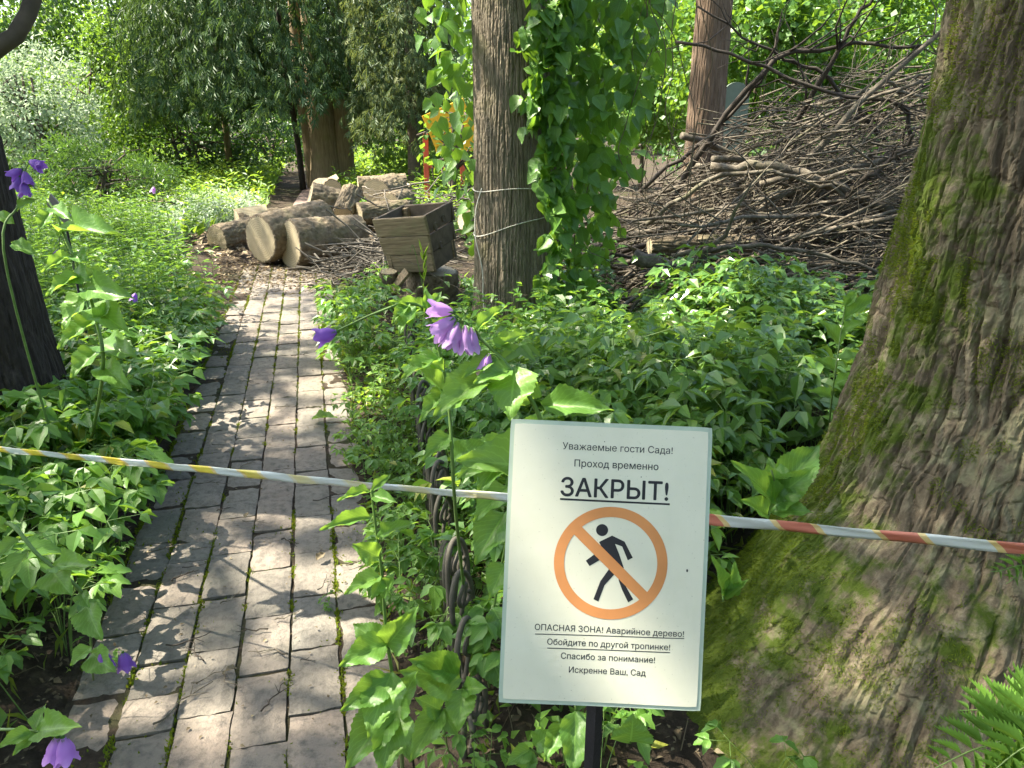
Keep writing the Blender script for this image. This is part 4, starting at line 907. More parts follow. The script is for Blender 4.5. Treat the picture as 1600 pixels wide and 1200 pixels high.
poly('walking_figure', [(940.6+9.4*math.cos(t), 828+9.4*math.sin(t)) for t in np.linspace(0, 2*math.pi, 28, endpoint=False)], M_INK, .00012)
poly('walking_figure', z3([(668, 885), (755, 842), (838, 882), (893, 990), (860, 1008), (822, 915), (775, 898), (802, 965), (834, 1060), (800, 1085), (745, 1070), (735, 1020)]), M_INK, .00012)
poly('walking_figure', z3([(655, 955), (580, 1012), (605, 1048), (685, 1000)]), M_INK, .00014)
poly('walking_figure', z4([(800, 30), (730, 130), (680, 262), (716, 278), (760, 160), (835, 75)]), M_INK, .00014)
poly('walking_figure', z4([(855, 80), (862, 125), (885, 190), (930, 283), (966, 260), (915, 170), (885, 60)]), M_INK, .00016)
for (a_, b_, r) in ((1073, 891, 2.0), (944.5, 690, .8), (1001.5, 745, .8)): poly('spatter', [(a_+r*math.cos(t)*.8, b_+r*math.sin(t)*1.3) for t in np.linspace(0, 6.28, 8, endpoint=False)], M_INK, .00012)
pt = spx(934, 1090, -.020); pb_ = np.array([pt[0]-.003, pt[1]+.02, 0]); top = spx(936, 900, -.016)
sp = Soup(); pts = np.array([top, pt, pt+(pb_-pt)*.5, pb_+[0, 0, -.15]]); V, Fc = tube(pts, .0088, 4); sp.add(V, Fc); sp.build('stake', [M_STAKE], sign)

# ------------------------------------------------------------------ barrier tape
def tape():
    m, nt, b = mat('barrier_tape'); at_ = nd(nt, 'ShaderNodeAttribute', attribute_name='leaf'); s = nd(nt, 'ShaderNodeSeparateXYZ'); nt.links.new(at_.outputs['Vector'], s.inputs[0])
    u = s.outputs[0]; fr = mth(nt, 'FRACT', mth(nt, 'ADD', mth(nt, 'DIVIDE', u, .165), mth(nt, 'MULTIPLY', s.outputs[1], .10)))
    band = mth(nt, 'LESS_THAN', mth(nt, 'ABSOLUTE', mth(nt, 'SUBTRACT', fr, .5)), .17); edge = mth(nt, 'LESS_THAN', mth(nt, 'ABSOLUTE', mth(nt, 'SUBTRACT', fr, .5)), .24)
    # the print is red with a yellow border; on the left stretch the faded back of the film shows, yellow on white
    side = ramp(nt, s.outputs[2], [(.53, (0, 0, 0)), (.60, (1, 1, 1))]); pale = ramp(nt, s.outputs[2], [(.32, (1, 1, 1)), (.37, (.22, .22, .22)), (.52, (.22, .22, .22)), (.57, (1, 1, 1))])
    col = mixc(nt, side, (.84, .74, .14), (.70, .28, .20)); c = mixc(nt, mth(nt, 'MULTIPLY', edge, pale), (.74, .78, .76), (.84, .70, .36)); c = mixc(nt, mth(nt, 'MULTIPLY', band, pale), c, col)
    nt.links.new(c, b.inputs['Base Color']); b.inputs['Roughness'].default_value = .28
    tr = nd(nt, 'ShaderNodeBsdfTranslucent'); nt.links.new(c, tr.inputs[0]); ms = nd(nt, 'ShaderNodeMixShader'); ms.inputs[0].default_value = .35
    nt.links.new(b.outputs[0], ms.inputs[1]); nt.links.new(tr.outputs[0], ms.inputs[2]); nt.links.new(ms.outputs[0], nt.nodes['Material Output'].inputs[0])
    key = [np.array([-2.10, 2.90, .56]), A(-160, 684, 2.55), A(0, 702, 2.36), A(300, 732, 2.06), A(560, 757, 1.83), A(790, 777, 1.66), A(950, 793, 1.53), A(1110, 811, 1.43), A(1300, 829, 1.33), A(1600, 857, 1.2), A(1900, 884, 1.09)]
    e = key[-1]; st = thing('wooden_stake', 'wooden stake holding the right end of the barrier tape, beyond the frame', 'stake', (e[0], e[1], 0)); board('post', [e[0]+.015, e[1], .42], (.016, .016, .52), M_BOARD, st, None, .003, .001)
    n = 260; P = bez(key, n); seg = np.r_[0, np.cumsum(np.linalg.norm(np.diff(P, axis=0), axis=1))]; Tt = nrm(np.gradient(P, axis=0)); upv = nrm(np.cross(np.cross(Tt, [0, 0, 1.]), Tt)); fw = np.cross(Tt, upv)
    t = np.linspace(0, 1, n); tw = .25+.2*np.sin(t*9)+.5*np.exp(-((t-.45)/.07)**2); V = []; At = []
    for i in range(n):
        hw = .0135; a = tw[i]; d = math.cos(a)*upv[i]+math.sin(a)*fw[i]
        for k in (-1, -.5, 0, .5, 1): V.append(P[i]+d*hw*k+fw[i]*(.002*math.cos(k*3+seg[i]*30)+.0012*math.sin(k*5+seg[i]*12))); At.append([seg[i], k*.5+.5, t[i]])
    Fc = []
    for i in range(n-1):
        for k in range(4): q = i*5+k; Fc += [[q, q+1, q+6], [q, q+6, q+5]]
    me = mesh_np('barrier_tape', np.array(V), np.array(Fc), np.array(At), smooth=True); o = link('barrier_tape', me, m); so = o.modifiers.new('film', 'SOLIDIFY'); so.thickness = .0004
    tag(o, 'white barrier tape with yellow and red stripes stretched across the path', 'barrier tape')
tape()

# ------------------------------------------------------------------ low metal border of bent rods beside the path
M_ROD = simple('greyed_rod', (.085, .075, .055), .75, .35, 30, b_h=.5)
fence = thing('scroll_fence', 'low border fence of bent grey brown rods along the path', 'fence', tuple(np.array([-.217, 1.93, 0])))
fA, fB = np.array([-.08, 1.45]), np.array([-.60, 4.4]); fd = (fB-fA)/np.linalg.norm(fB-fA); fn = np.array([fd[1], -fd[0]])
def rod(pl, r=.0078, skew=0, smid=0):
    pts = [[*(fA+fd*s_+fn*(o_+skew*(s_-smid))), z_] for s_, o_, z_ in pl]; V, Fc = tube(bez(pts, 10*len(pl)), r, 8); sp = Soup(); sp.add(V, Fc); sp.build('rod', [M_ROD], fence, True)
s0 = .05; kx = 0
while s0 < 2.95:
    hh = (.20, .30, .36, .38, .33, .26)[kx % 6]*U(.95, 1.05); wdt = .085
    rod([(s0, 0, -.1), (s0, .004, hh*.5), (s0+.006, 0, hh-.05), (s0+wdt*.5, -.004, hh), (s0+wdt-.006, 0, hh-.05), (s0+wdt, .004, hh*.55), (s0+wdt, 0, -.1)], skew=.75, smid=s0+wdt*.5)
    c = s0+wdt*.5; zc = hh-.075; pl = []
    for q in range(9): a_ = math.pi*.5+q*.72; rr = .033*(1-q*.075); pl.append((c+rr*math.cos(a_), .012, zc+rr*math.sin(a_)))
    rod([(s0+.01, .012, .03), (s0+.012, .012, zc-.10)]+pl, .0062, .75, s0+wdt*.5)
    s0 += wdt+U(.02, .035); kx += 1
for zz in (.13,): rod([(0, -.014, zz), (1.0, -.014, zz+.012), (2.0, -.014, zz), (3.0, -.014, zz)], .006)

# ------------------------------------------------------------------ ground cover
def clear(x, y, extra=0):
    s, w = path_sw(x, y); ok = (w < WL-.03-extra) | (w > np.where(s > 1.5, WR, .26)+extra)
    for c, r in ((LEFT_C, .34), (CEN_C, .34), (RED_C, .3)): ok &= (x-c[0])**2+(y-c[1])**2 > r*r
    th = np.arctan2(y-MOSS_C[1], x-MOSS_C[0]); ok &= np.hypot(x-MOSS_C[0], y-MOSS_C[1]) > moss_R(th, 0*th+.03)+.02
    ok &= ~((x > -3.7) & (x < -1.3) & (y > 7.0) & (y < 11)); ok &= ~((x > -2.1) & (x < -1.0) & (y > 6.4) & (y < 8) & (path_sw(x, y)[1] < .62)); ok &= ~((np.abs(x+.70) < .36) & (np.abs(y-6.1) < .36)); ok &= ~((x > -1.15) & (x < -.32) & (y > 5.0) & (y < 6.2) & (rng.random(np.shape(x)) < .8))
    ok &= ~((x > .75) & (y > np.where(x > 1.15, 5.15, 5.6)+.5*pn(x*2.1, y*0+3))); ok &= ~((np.hypot(x-SGN[0], y-SGN[1]) < .10)); ok &= np.hypot(x, y+.05) > .75; ok &= ~((y > 5.8) & (y < 8.6) & (x/np.maximum(y, .1) > -.425) & (x/np.maximum(y, .1) < -.30) & (rng.random(np.shape(x)) < .85))
    return ok
def field(n, x0, x1, y0, y1, dens=None, extra=0):
    x, y = U(x0, x1, n), U(y0, y1, n); k = clear(x, y, extra) & (np.abs(x) < .86*y+1.1)
    if dens is not None: k &= rng.random(n) < dens(x, y)
    return x[k], y[k]
def goutweed(sp, x, y, h, L, m=0, ms=1, T=LEAF4, tilt=.3, W=.58):
    if T is LEAF8:                                                      # fewer faces where the leaves are a few pixels only
        f = y > 3.3; h = np.broadcast_to(h, (len(x),)); L = np.broadcast_to(L, (len(x),))
        if f.any() and not f.all(): goutweed(sp, x[f], y[f], h[f], L[f], m, ms, LEAF4, tilt, W); x, y, h, L = x[~f], y[~f], h[~f], L[~f]
    n = len(x); z = gz(x, y); phi = U(0, 6.283, n); le = U(.1, .5, n); h = np.broadcast_to(h, (n,))*U(.6, 1.2, n)
    B = np.stack([x, y, z], -1); top = B+np.stack([np.cos(phi)*le*h, np.sin(phi)*le*h, h], -1); sp.add(*sticks(B, top, .0022, .0014), ms)
    col = np.clip(.5+.38*pn(x*1.1, y*1.1, 6)+rng.normal(0, .16, n), 0, 1)
    for j in (-1, 0, 1):
        aj = phi+j*1.3+rng.normal(0, .25, n); bl = (.22 if j else .3)*h*U(.6, 1.3, n); e = top+np.stack([np.cos(aj)*bl, np.sin(aj)*bl, bl*U(-.1, .35, n)], -1); sp.add(*sticks(top, e, .0012, .0009), ms)
        for k in (-1, 0, 1):
            ak = aj+k*1.05+rng.normal(0, .2, n); D = np.stack([np.cos(ak), np.sin(ak), rng.normal(-.28, .25, n)], -1); N = np.stack([rng.normal(0, tilt, n), rng.normal(0, tilt, n), np.ones(n)], -1)
            sp.add(*scatter(T, e, D, N, L*U(.65, 1.2, n), W*U(.85, 1.15, n), np.clip(col+rng.normal(0, .14, n)+(rng.random(n) < .012)*.9, 0, 1)), m)
def herb(sp, x, y, h, L, W, nl, m=0, ms=1, up=.35, T=LANCE, lo=.25):
    n = len(x); z = gz(x, y); h = np.broadcast_to(h, (n,))*U(.65, 1.2, n); lean = rng.normal(0, .1, (n, 2)); B = np.stack([x, y, z], -1); top = B+np.stack([lean[:, 0]*h, lean[:, 1]*h, h], -1); sp.add(*sticks(B, top, .003, .0012), ms)
    col = np.clip(.45+.6*pn(x*.9, y*.9, 2)+rng.normal(0, .15, n), 0, .95)
    for k in range(nl):
        f = lo+(1-lo)*(k+.5)/nl; a = k*2.4+U(0, 6.28, n)*.15+x*40; P = B+(top-B)*f; D = np.stack([np.cos(a), np.sin(a), rng.normal(up, .25, n)], -1); N = np.stack([rng.normal(0, .2, n)-np.cos(a)*.4, rng.normal(0, .2, n)-np.sin(a)*.4, np.ones(n)], -1)
        sp.add(*scatter(T, P, D, N, L*U(.7, 1.2, n)*(1-.45*max(0, f-.5)), W, np.clip(col+rng.normal(0, .08, n)+.15*f, 0, .96)), m)
def rosette(sp, x, y, L, W, nl, m=0, rise=.5, T=LEAF4):
    n = len(x); z = gz(x, y); col = np.clip(.5+.4*pn(x*1.6, y*1.6, 2)+rng.normal(0, .16, n), 0, 1)
    for k in range(nl):
        a = k*6.283/nl+U(-.4, .4, n); r = U(.0, .06, n); P = np.stack([x+np.cos(a)*r, y+np.sin(a)*r, z+U(.005, .07, n)], -1); D = np.stack([np.cos(a), np.sin(a), U(-.2, rise*2, n)], -1)
        sp.add(*scatter(T, P, D, np.stack([rng.normal(0, .3, n), rng.normal(0, .3, n), np.ones(n)], -1), L*U(.5, 1.25, n), W, np.clip(col+rng.normal(0, .1, n), 0, 1)), m)
def stuff(sp, name, label, mats): tag(sp.build(name, mats), label, None, None, 'stuff')

sp = Soup()   # right bed, shiny leaves
x, y = field(5200, .1, 4.2, 2.3, 6.4, lambda x, y: np.clip(.75+.6*pn(x*1.5, y*1.5, 1)-.55*sstep(5.3, 6.3, y)*(x > .9)-.5*(y < 3.1), 0, 1), .12)
hv = (.24+.26*sstep(-.3, .4, pn(x*.9, y*.9, 14)))*(1-.55*sstep(3.8, 4.8, y)*(x < 1.0))*(1-.5*sstep(4.9, 5.6, y)); goutweed(sp, x, y, hv, .085*U(.7, 1.35, len(x)), 0, 1, LEAF8, .45, .52)
x, y = field(520, .1, 3.6, 2.4, 6.2, lambda x, y: np.clip(.5+.9*pn(x*1.1, y*1.1, 17), 0, 1), .12); herb(sp, x, y, .5, .11, .48, 9, 0, 1, .12, LEAF8, .35)
x, y = field(1500, -.5, 3, 4.0, 7.2, lambda x, y: .5-.3*sstep(5.8, 7, y)); rosette(sp, x, y, .075, .6, 6, 0, .9, LEAF4)
stuff(sp, 'ground_cover', 'glossy three parted leaves covering the bed below the vine', [M_GLOSS, M_STEM])
sp = Soup()   # strip between path and fence
x, y = field(5600, -2.2, .5, 1.3, 7.2, lambda x, y: ((path_sw(x, y)[1] > .2) & (path_sw(x, y)[1] < .82))*np.clip(.78+.6*pn(x*2, y*2, 3), 0, 1)*np.where(y < 2.3, .32, 1.0))
rosette(sp, x, y, .042, .6, 6, 0, .8); k = rng.random(len(x)) < .42; goutweed(sp, x[k], y[k], .16, .042, 0, 1)
k = rng.random(len(x)) < .10; herb(sp, x[k], y[k], .22, .05, .45, 8)
stuff(sp, 'ground_cover', 'small leafy weeds along the right edge of the path', [M_WEED, M_STEM])
sp = Soup()   # between fence and straight trunk
x, y = field(2000, -.75, .9, 2.0, 6.6, lambda x, y: (path_sw(x, y)[1] > .62)*.8); goutweed(sp, x, y, .32-.2*sstep(3.6, 4.6, y), .066, 0, 1, LEAF8)
x, y = field(420, -.7, .7, 2.0, 5.0, lambda x, y: (path_sw(x, y)[1] > .62)*.8); herb(sp, x, y, .42, .085, .5, 9, 0, 1, .1, LEAF8)
stuff(sp, 'ground_cover', 'leafy green plants between the rod fence and the straight trunk', [M_GOUT, M_STEM])
sp = Soup()   # left bed near
x, y = field(3600, -3.4, -.9, 1.2, 5.6, lambda x, y: np.clip(.8+.5*pn(x*1.7, y*1.7, 4), 0, 1)*np.where((y < 1.9) & (x > -1.6), .10, 1.0)*np.where(y < 2.6, .5, 1)); goutweed(sp, x, y, .34, .078, 0, 1, LEAF8, .34)
x, y = field(1500, -3.6, -1.0, 1.2, 7, lambda x, y: .7*np.where(y < 2.2, .25, 1)); rosette(sp, x, y, .06, .55, 6, 0, .8)
stuff(sp, 'ground_cover', 'three parted leaves filling the bed at the left of the path', [M_GOUT, M_STEM])
sp = Soup()   # left bed, tall narrow leaved herbs in the sun
x, y = field(2600, -6.0, -1.5, 4.2, 9.5, lambda x, y: np.clip(.55+1.0*pn(x*.8, y*.8, 9), 0, 1)*(y < 9)); herb(sp, x, y, .62, .105, .2, 22, 0, 1, .35)
x, y = field(1500, -6.5, -1.6, 3.6, 10, lambda x, y: np.clip(.4-.9*pn(x*.8, y*.8, 9), 0, 1)); herb(sp, x, y, .5, .11, .45, 13, 0, 1, .1, LEAF4)
stuff(sp, 'ground_cover', 'tall sunlit herbs with narrow leaves in the left bed', [M_HERB, M_STEM])
sp = Soup()   # far part of the garden floor
x, y = U(-16, 14, 12000), U(8.5, 30, 12000); k = clear(x, y) & (np.abs(x) < .8*y+1); x, y = x[k], y[k]; sw_ = path_sw(x, y)[1]
k = ~((np.abs(sw_-.1) < .45)) & ~((x > .5) & (y < 9.6)); x, y = x[k], y[k]; rosette(sp, x, y, .17, .55, 6, 0, 1.1, QUADL)
k = rng.random(len(x)) < .3; herb(sp, x[k], y[k], .5, .16, .3, 10, 0, 1, .3, QUADL)
stuff(sp, 'ground_cover', 'low green growth covering the garden floor farther back', [M_WEED, M_STEM])
sp = Soup()   # pale flowering cover at the far left
x, y = field(2600, -9, -3.6, 8.2, 13, lambda x, y: np.clip(.5+.9*pn(x*.6, y*.6, 12), 0, 1)); rosette(sp, x, y, .09, .6, 7, 0, 1.6, QUADL); herb(sp, x, y, .34, .08, .5, 8, 0, 1, .5, QUADL)
stuff(sp, 'ground_cover', 'pale variegated low plants glowing at the far left', [M_PALE, M_STEM])
sp = Soup()   # dry grass and shoots by the mossy tree, grass tufts at the path edge
x, y = field(900, .3, 1.25, 1.9, 3.4); P = np.stack([x, y, gz(x, y)], -1); n = len(x); sp.add(*scatter(LANCE, P, rdir(n, .9), rdir(n, .5), U(.06, .2, n), .06, rng.random(n)))
x, y = field(2600, -2.4, .4, 1.2, 7, lambda x, y: (path_sw(x, y)[1] > WL-.25) & (path_sw(x, y)[1] < WR+.3)); P = np.stack([x, y, gz(x, y)], -1); n = len(x); sp.add(*scatter(LANCE, P, rdir(n, 1.2), rdir(n, .5), U(.03, .12, n), .07, rng.random(n)))
stuff(sp, 'grass', 'thin grass blades and dry shoots at the edges of the path and beds', [M_GRASS])
# dead leaves, chips and crumbs
sp = Soup()
n = 9000; x, y = U(-3, 4.5, n), U(1.0, 9.5, n); P = np.stack([x, y, gz(x, y)+U(.003, .012, n)], -1); s, w = path_sw(x, y); onp = (w > WL) & (w < WR); k = ~onp | (rng.random(n) < .55); P = P[k]; P[onp[k], 2] = .014
n = len(P); sp.add(*scatter(LEAF4, P, np.concatenate([rng.normal(size=(n, 2)), rng.normal(0, .15, (n, 1))], 1), np.stack([rng.normal(0, .3, n), rng.normal(0, .3, n), np.ones(n)], -1), U(.008, .03, n)*np.where(onp[k], .55, 1.3), .6, rng.random(n)))
n = 9000; x, y = U(-2.0, 1.6, n), U(.9, 3.2, n); k = clear(x, y); x, y = x[k], y[k]; n = len(x)
sp.add(*scatter(LEAF4, np.stack([x, y, gz(x, y)+U(.0, .012, n)], -1), rng.normal(size=(n, 3))*[1, 1, .35], np.stack([rng.normal(0, .5, n), rng.normal(0, .5, n), np.ones(n)], -1), U(.006, .028, n), U(.3, .7, n), rng.random(n)*.9))
n = 700; x, y = U(-2.0, 1.6, n), U(.9, 3.4, n); k = clear(x, y); x, y = x[k], y[k]; n = len(x); a_ = U(0, 6.28, n); l_ = U(.03, .12, n); z_ = gz(x, y)
sp.add(*sticks(np.stack([x, y, z_+.006], -1), np.stack([x+np.cos(a_)*l_, y+np.sin(a_)*l_, z_+U(.004, .03, n)], -1), .0018, .001))
n = 2600; s = U(4.6, 7, n); w = U(WL-.25, WR+.1, n); keep = rng.random(n) < sstep(4.4, 5.6, s); s, w = s[keep], w[keep]; x, y = path_xy(s, w); n = len(x)
sp.add(*scatter(QUADL, np.stack([x, y, gz(x, y)*(np.abs(w+.15) > .45)+.02], -1), rng.normal(size=(n, 3))*[1, 1, .2], np.stack([rng.normal(0, .4, n), rng.normal(0, .4, n), np.ones(n)], -1), U(.02, .06, n), .5, rng.random(n)))
stuff(sp, 'leaf_litter', 'brown leaf litter and bark crumbs on soil and path', [M_LITTER])
sp = Soup(); n = 3000; x, y = rng.normal(-2.3, .8, n), rng.normal(9.6, .7, n); sp.add(*scatter(QUADL, np.stack([x, y, gz(x, y)+.01], -1), rng.normal(size=(n, 3))*[1, 1, .3], np.stack([rng.normal(0, .5, n), rng.normal(0, .5, n), np.ones(n)], -1), U(.04, .12, n), .5, rng.random(n)))
stuff(sp, 'wood_chips', 'pale wood chips heaped round the sawn logs', [leafmat('wood_chip', (.2, .14, .08), (.36, .27, .16), (.5, .4, .25), .0, .85, odd=(.6, .5, .33))])

# ------------------------------------------------------------------ single plants in front
HERO = leaf_tmpl(28, .20, .14, .36, 1.15, .035, 3, .8); HEROH = leaf_tmpl(28, .16, .20, .28, 1.1, .04, 3, .9)
def hleaf(par, b, t, N, w=.6, heart=False, name='leaf', m=None, rnd=None):
    b = np.asarray(b, float); t = np.asarray(t, float); L = np.linalg.norm(t-b); Nn = nrm(N); D = nrm(t-b+Nn*L*.13)
    V, Fc, At = scatter(HEROH if heart else HERO, [[0, 0, 0]], [D], [Nn], L, w, [U(.1, .9) if rnd is None else rnd])
    return link(name, mesh_np(name, V, Fc, At, smooth=True), m or M_CAMP, par, b-origin_of(par))
def stem(par, pts, r0, r1, name='stem', m=None, n=26):
    sp = Soup(); P = bez(pts, n); V, Fc = tube(P, np.linspace(r0, r1, n), 7); sp.add(V, Fc); return sp.build(name, [m or M_STEM], par, True), P
CAMN = np.array([0, -.62, .78])
def bell(par, base, d, L, R, m, seed=0, name='flower'):
    """five-lobed bell: corolla with calyx"""
    B = basis(d, (.3, .9, .2)); nt_, nr = 30, 9; V = []; At = []; q = np.random.default_rng(seed)
    for i in range(nr):
        t = i/(nr-1)
        for j in range(nt_):
            a = 2*math.pi*j/nt_; lob = (.5+.5*math.cos(5*a))**.8; rr = R*(.22+.62*min(1, t*2.2)**.7)*(1-.05*math.cos(5*a)) if t < .6 else R*(.84+.36*((t-.6)/.4)**1.8*(.5+.5*lob))
            ln = L*(t if t < .62 else .62+(t-.62)*(.35+.65*lob)); w = 1+.04*q.normal()*(t > .5)
            V.append(B@np.array([ln, rr*math.cos(a)*w, rr*math.sin(a)*w])); At.append([t, .5+.4*math.cos(5*a), .25+.5*lob*t])
    Fc = []
    for i in range(nr-1):
        for j in range(nt_): a, b_ = i*nt_+j, i*nt_+(j+1) % nt_; Fc += [[a, a+nt_, b_+nt_], [a, b_+nt_, b_]]
    o = link(name, mesh_np(name, np.array(V), np.array(Fc), np.array(At), smooth=True), m, par, np.asarray(base)-origin_of(par))
    sp = Soup()
    for j in range(5):
        a = j*1.2566; dd = B@np.array([.55, math.cos(a)*.8, math.sin(a)*.8]); sp.add(*scatter(LANCE, [-B[:, 0]*L*.04], [dd], [B@np.array([-.5, math.cos(a), math.sin(a)])], L*.34, .28, [.6]))
    V, Fc = tube([-B[:, 0]*L*.10, B[:, 0]*L*.05], [R*.16, R*.26], 8); sp.add(V, Fc); c = sp.build('calyx', [M_HERB]); c.parent = o; return o
def plant(label, root, group=None, name='bellflower', cat='plant'): return thing(name, label, cat, (root[0], root[1], float(gz(root[0], root[1]))), group)
def px_leaves(par, lst, dz=0.0):
    for e in lst:
        (bx, by, bz_), (tx, ty, tz_), w = e[:3]; lim = .55*math.hypot(bx-tx, by-ty)*bz_/F_PX; tz_ = bz_+max(-lim, min(lim, tz_-bz_)); N = np.array(e[3]) if len(e) > 3 and e[3] is not None else CAMN+rng.normal(0, .12, 3); hleaf(par, A(bx, by, bz_), A(tx, ty, tz_), N, w, len(e) > 4 and e[4] == 'h')

# (1) the one with the flower cluster, rising behind the sign
r1 = G(930, 1190)[:2]+np.array([.02, .02]); p1 = plant('tall bellflower leaning left over the sign, cluster of violet bells', r1)
stem(p1, [[*r1, -.02], A(905, 1000, 1.12), A(872, 760, 1.09), A(846, 660, 1.07), A(822, 612, 1.06), A(790, 568, 1.05), A(752, 530, 1.04), A(718, 500, 1.04), A(690, 486, 1.04)], .0042, .0018, n=34)
px_leaves(p1, [((806,575,1.05),(795,652,1.0),.95,(-.25,-.9,.35),'h'), ((835,590,1.05),(800,640,1.08),.55,(.6,-.5,.4)), ((846,632,1.07),(958,640,1.03),.42,(0,-.75,.65)), ((765,585,1.06),(678,648,1.0),.52,(-.2,-.7,.7)),
  ((800,578,1.05),(740,598,1.02),.6), ((770,548,1.05),(833,520,1.08),.3), ((742,520,1.04),(792,478,1.06),.28), ((775,556,1.05),(722,590,1.03),.45), ((760,535,1.05),(806,550,1.05),.35), ((870,740,1.09),(718,716,1.0),.6,(0,-.6,.8)), ((872,760,1.09),(925,700,1.12),.5)])
for i, (b, d, L, R) in enumerate((((708,487),(-.9,-.1,.15),.036,.0115), ((711,497),(-.8,-.2,-.55),.038,.0125), ((716,504),(-.35,-.3,-.9),.040,.0125), ((727,508),(.05,-.2,-1),.040,.011), ((708,505),(-.55,.3,-.8),.036,.0115), ((736,511),(.12,-.1,-1),.037,.009))):
    bell(p1, A(b[0], b[1], 1.03), d, L, R, M_PETAL, i)
bell(p1, A(766, 553, 1.035), (-.35, -.1, -.8), .032, .0095, M_PETALPK, 9, 'bud')
for b, t in (((752,530),(735,510)), ((740,520),(722,500)), ((730,512),(705,488)), ((782,562),(766,553))): stem(p1, [A(*b, 1.04), A((b[0]+t[0])/2, (b[1]+t[1])/2-4, 1.035), A(*t, 1.03)], .0013, .001, 'flower_stalk', n=6)
# (2) the one bending left with a single bell over the path
r2 = G(700, 1010)[:2]+np.array([.05, .15]); p2 = plant('slender bellflower bowing left, single violet bell hanging over the path', r2)
stem(p2, [[*r2, -.02], A(712, 800, 1.6), A(700, 620, 1.5), A(672, 500, 1.42), A(640, 474, 1.4), A(590, 488, 1.38), A(545, 508, 1.37), A(526, 517, 1.365)], .0042, .0013, n=30); bell(p2, A(526, 518, 1.365), (-.95, -.1, -.3), .040, .0155, M_PETALDK, 4)
px_leaves(p2, [((640,474,1.4),(612,505,1.36),.42), ((655,480,1.4),(622,520,1.34),.6,(-.5,-.7,.3)), ((628,478,1.39),(643,512,1.36),.7,(.4,-.8,.2)), ((672,500,1.42),(664,448,1.42),.4,(.2,-.7,.5)), ((668,490,1.42),(690,455,1.45),.4), ((665,485,1.42),(608,470,1.38),.35), ((680,520,1.42),(735,490,1.4),.3),
  ((690,560,1.45),(628,590,1.38),.45), ((695,580,1.46),(648,560,1.4),.5), ((700,620,1.5),(640,560,1.46),.45), ((700,640,1.5),(760,600,1.46),.4), ((705,680,1.52),(660,720,1.45),.5), ((706,720,1.54),(770,690,1.5),.45), ((690,540,1.43),(730,548,1.4),.3), ((700,610,1.5),(655,660,1.42),.4)])
# (3) the leafy stem in front of the path edge
r3 = G(632, 1190)[:2]+np.array([0, -.05]); p3 = plant('young bellflower stem with many toothed leaves, right beside the path', r3)
stem(p3, [[*r3, -.02], A(628, 1180, 1.42), A(618, 1090, 1.34), A(604, 990, 1.27), A(597, 900, 1.22), A(588, 830, 1.19), A(580, 765, 1.17)], .0042, .0018, n=26)
px_leaves(p3, [((580,768,1.17),(527,782,1.12),.32), ((580,768,1.17),(612,740,1.2),.35), ((582,775,1.17),(620,785,1.13),.5), ((582,808,1.18),(500,827,1.1),.30), ((590,842,1.19),(652,815,1.16),.30), ((592,870,1.2),(552,850,1.14),.75,(-.1,-.8,.6)), ((596,900,1.21),(538,928,1.12),.5), ((597,905,1.21),(580,935,1.1),.7),
  ((600,935,1.22),(616,895,1.18),.6), ((604,1010,1.28),(652,950,1.2),.5,(.2,-.75,.6)), ((604,1005,1.27),(530,1040,1.14),.62,(-.1,-.7,.7)), ((606,1015,1.28),(552,975,1.3),.7), ((612,1050,1.3),(575,1150,1.15),.72,(-.1,-.85,.45),'h'), ((612,1060,1.3),(532,1110,1.2),.55,(-.2,-.8,.5)), ((620,1100,1.34),(595,1215,1.2),.62,(.1,-.9,.35)), ((618,1100,1.35),(540,1200,1.22),.6,(-.3,-.8,.4)), ((620,1110,1.35),(650,1050,1.3),.6), ((626,1140,1.38),(640,1190,1.3),.5), ((622,1120,1.36),(560,1130,1.4),.6)])
# (4) leaves left of the sign
r4 = G(768, 1110)[:2]+np.array([0, .06]); p4 = plant('bellflower with broad leaves half hidden by the left edge of the sign', r4)
stem(p4, [[*r4, -.02], A(762, 1040, 2.1), A(775, 930, 1.99), A(800, 800, 1.9), A(815, 700, 1.88)], .0045, .002)
px_leaves(p4, [tuple([(e_[0][0], e_[0][1], e_[0][2]*1.4), (e_[1][0], e_[1][1], e_[1][2]*1.4)]+list(e_[2:])) for e_ in [((800,700,1.3),(715,745,1.2),.6,(-.2,-.75,.6)), ((802,690,1.3),(745,775,1.22),.5), ((795,760,1.32),(740,815,1.2),.55), ((790,800,1.33),(742,880,1.2),.62,(-.3,-.8,.4)), ((790,880,1.36),(765,935,1.28),.7), ((770,950,1.42),(800,1010,1.3),.7), ((765,1000,1.45),(708,1015,1.38),.7), ((764,1020,1.45),(790,1080,1.3),.85,None,'h'), ((755,1010,1.46),(735,1060,1.36),.7), ((815,700,1.34),(850,640,1.3),.5)]])
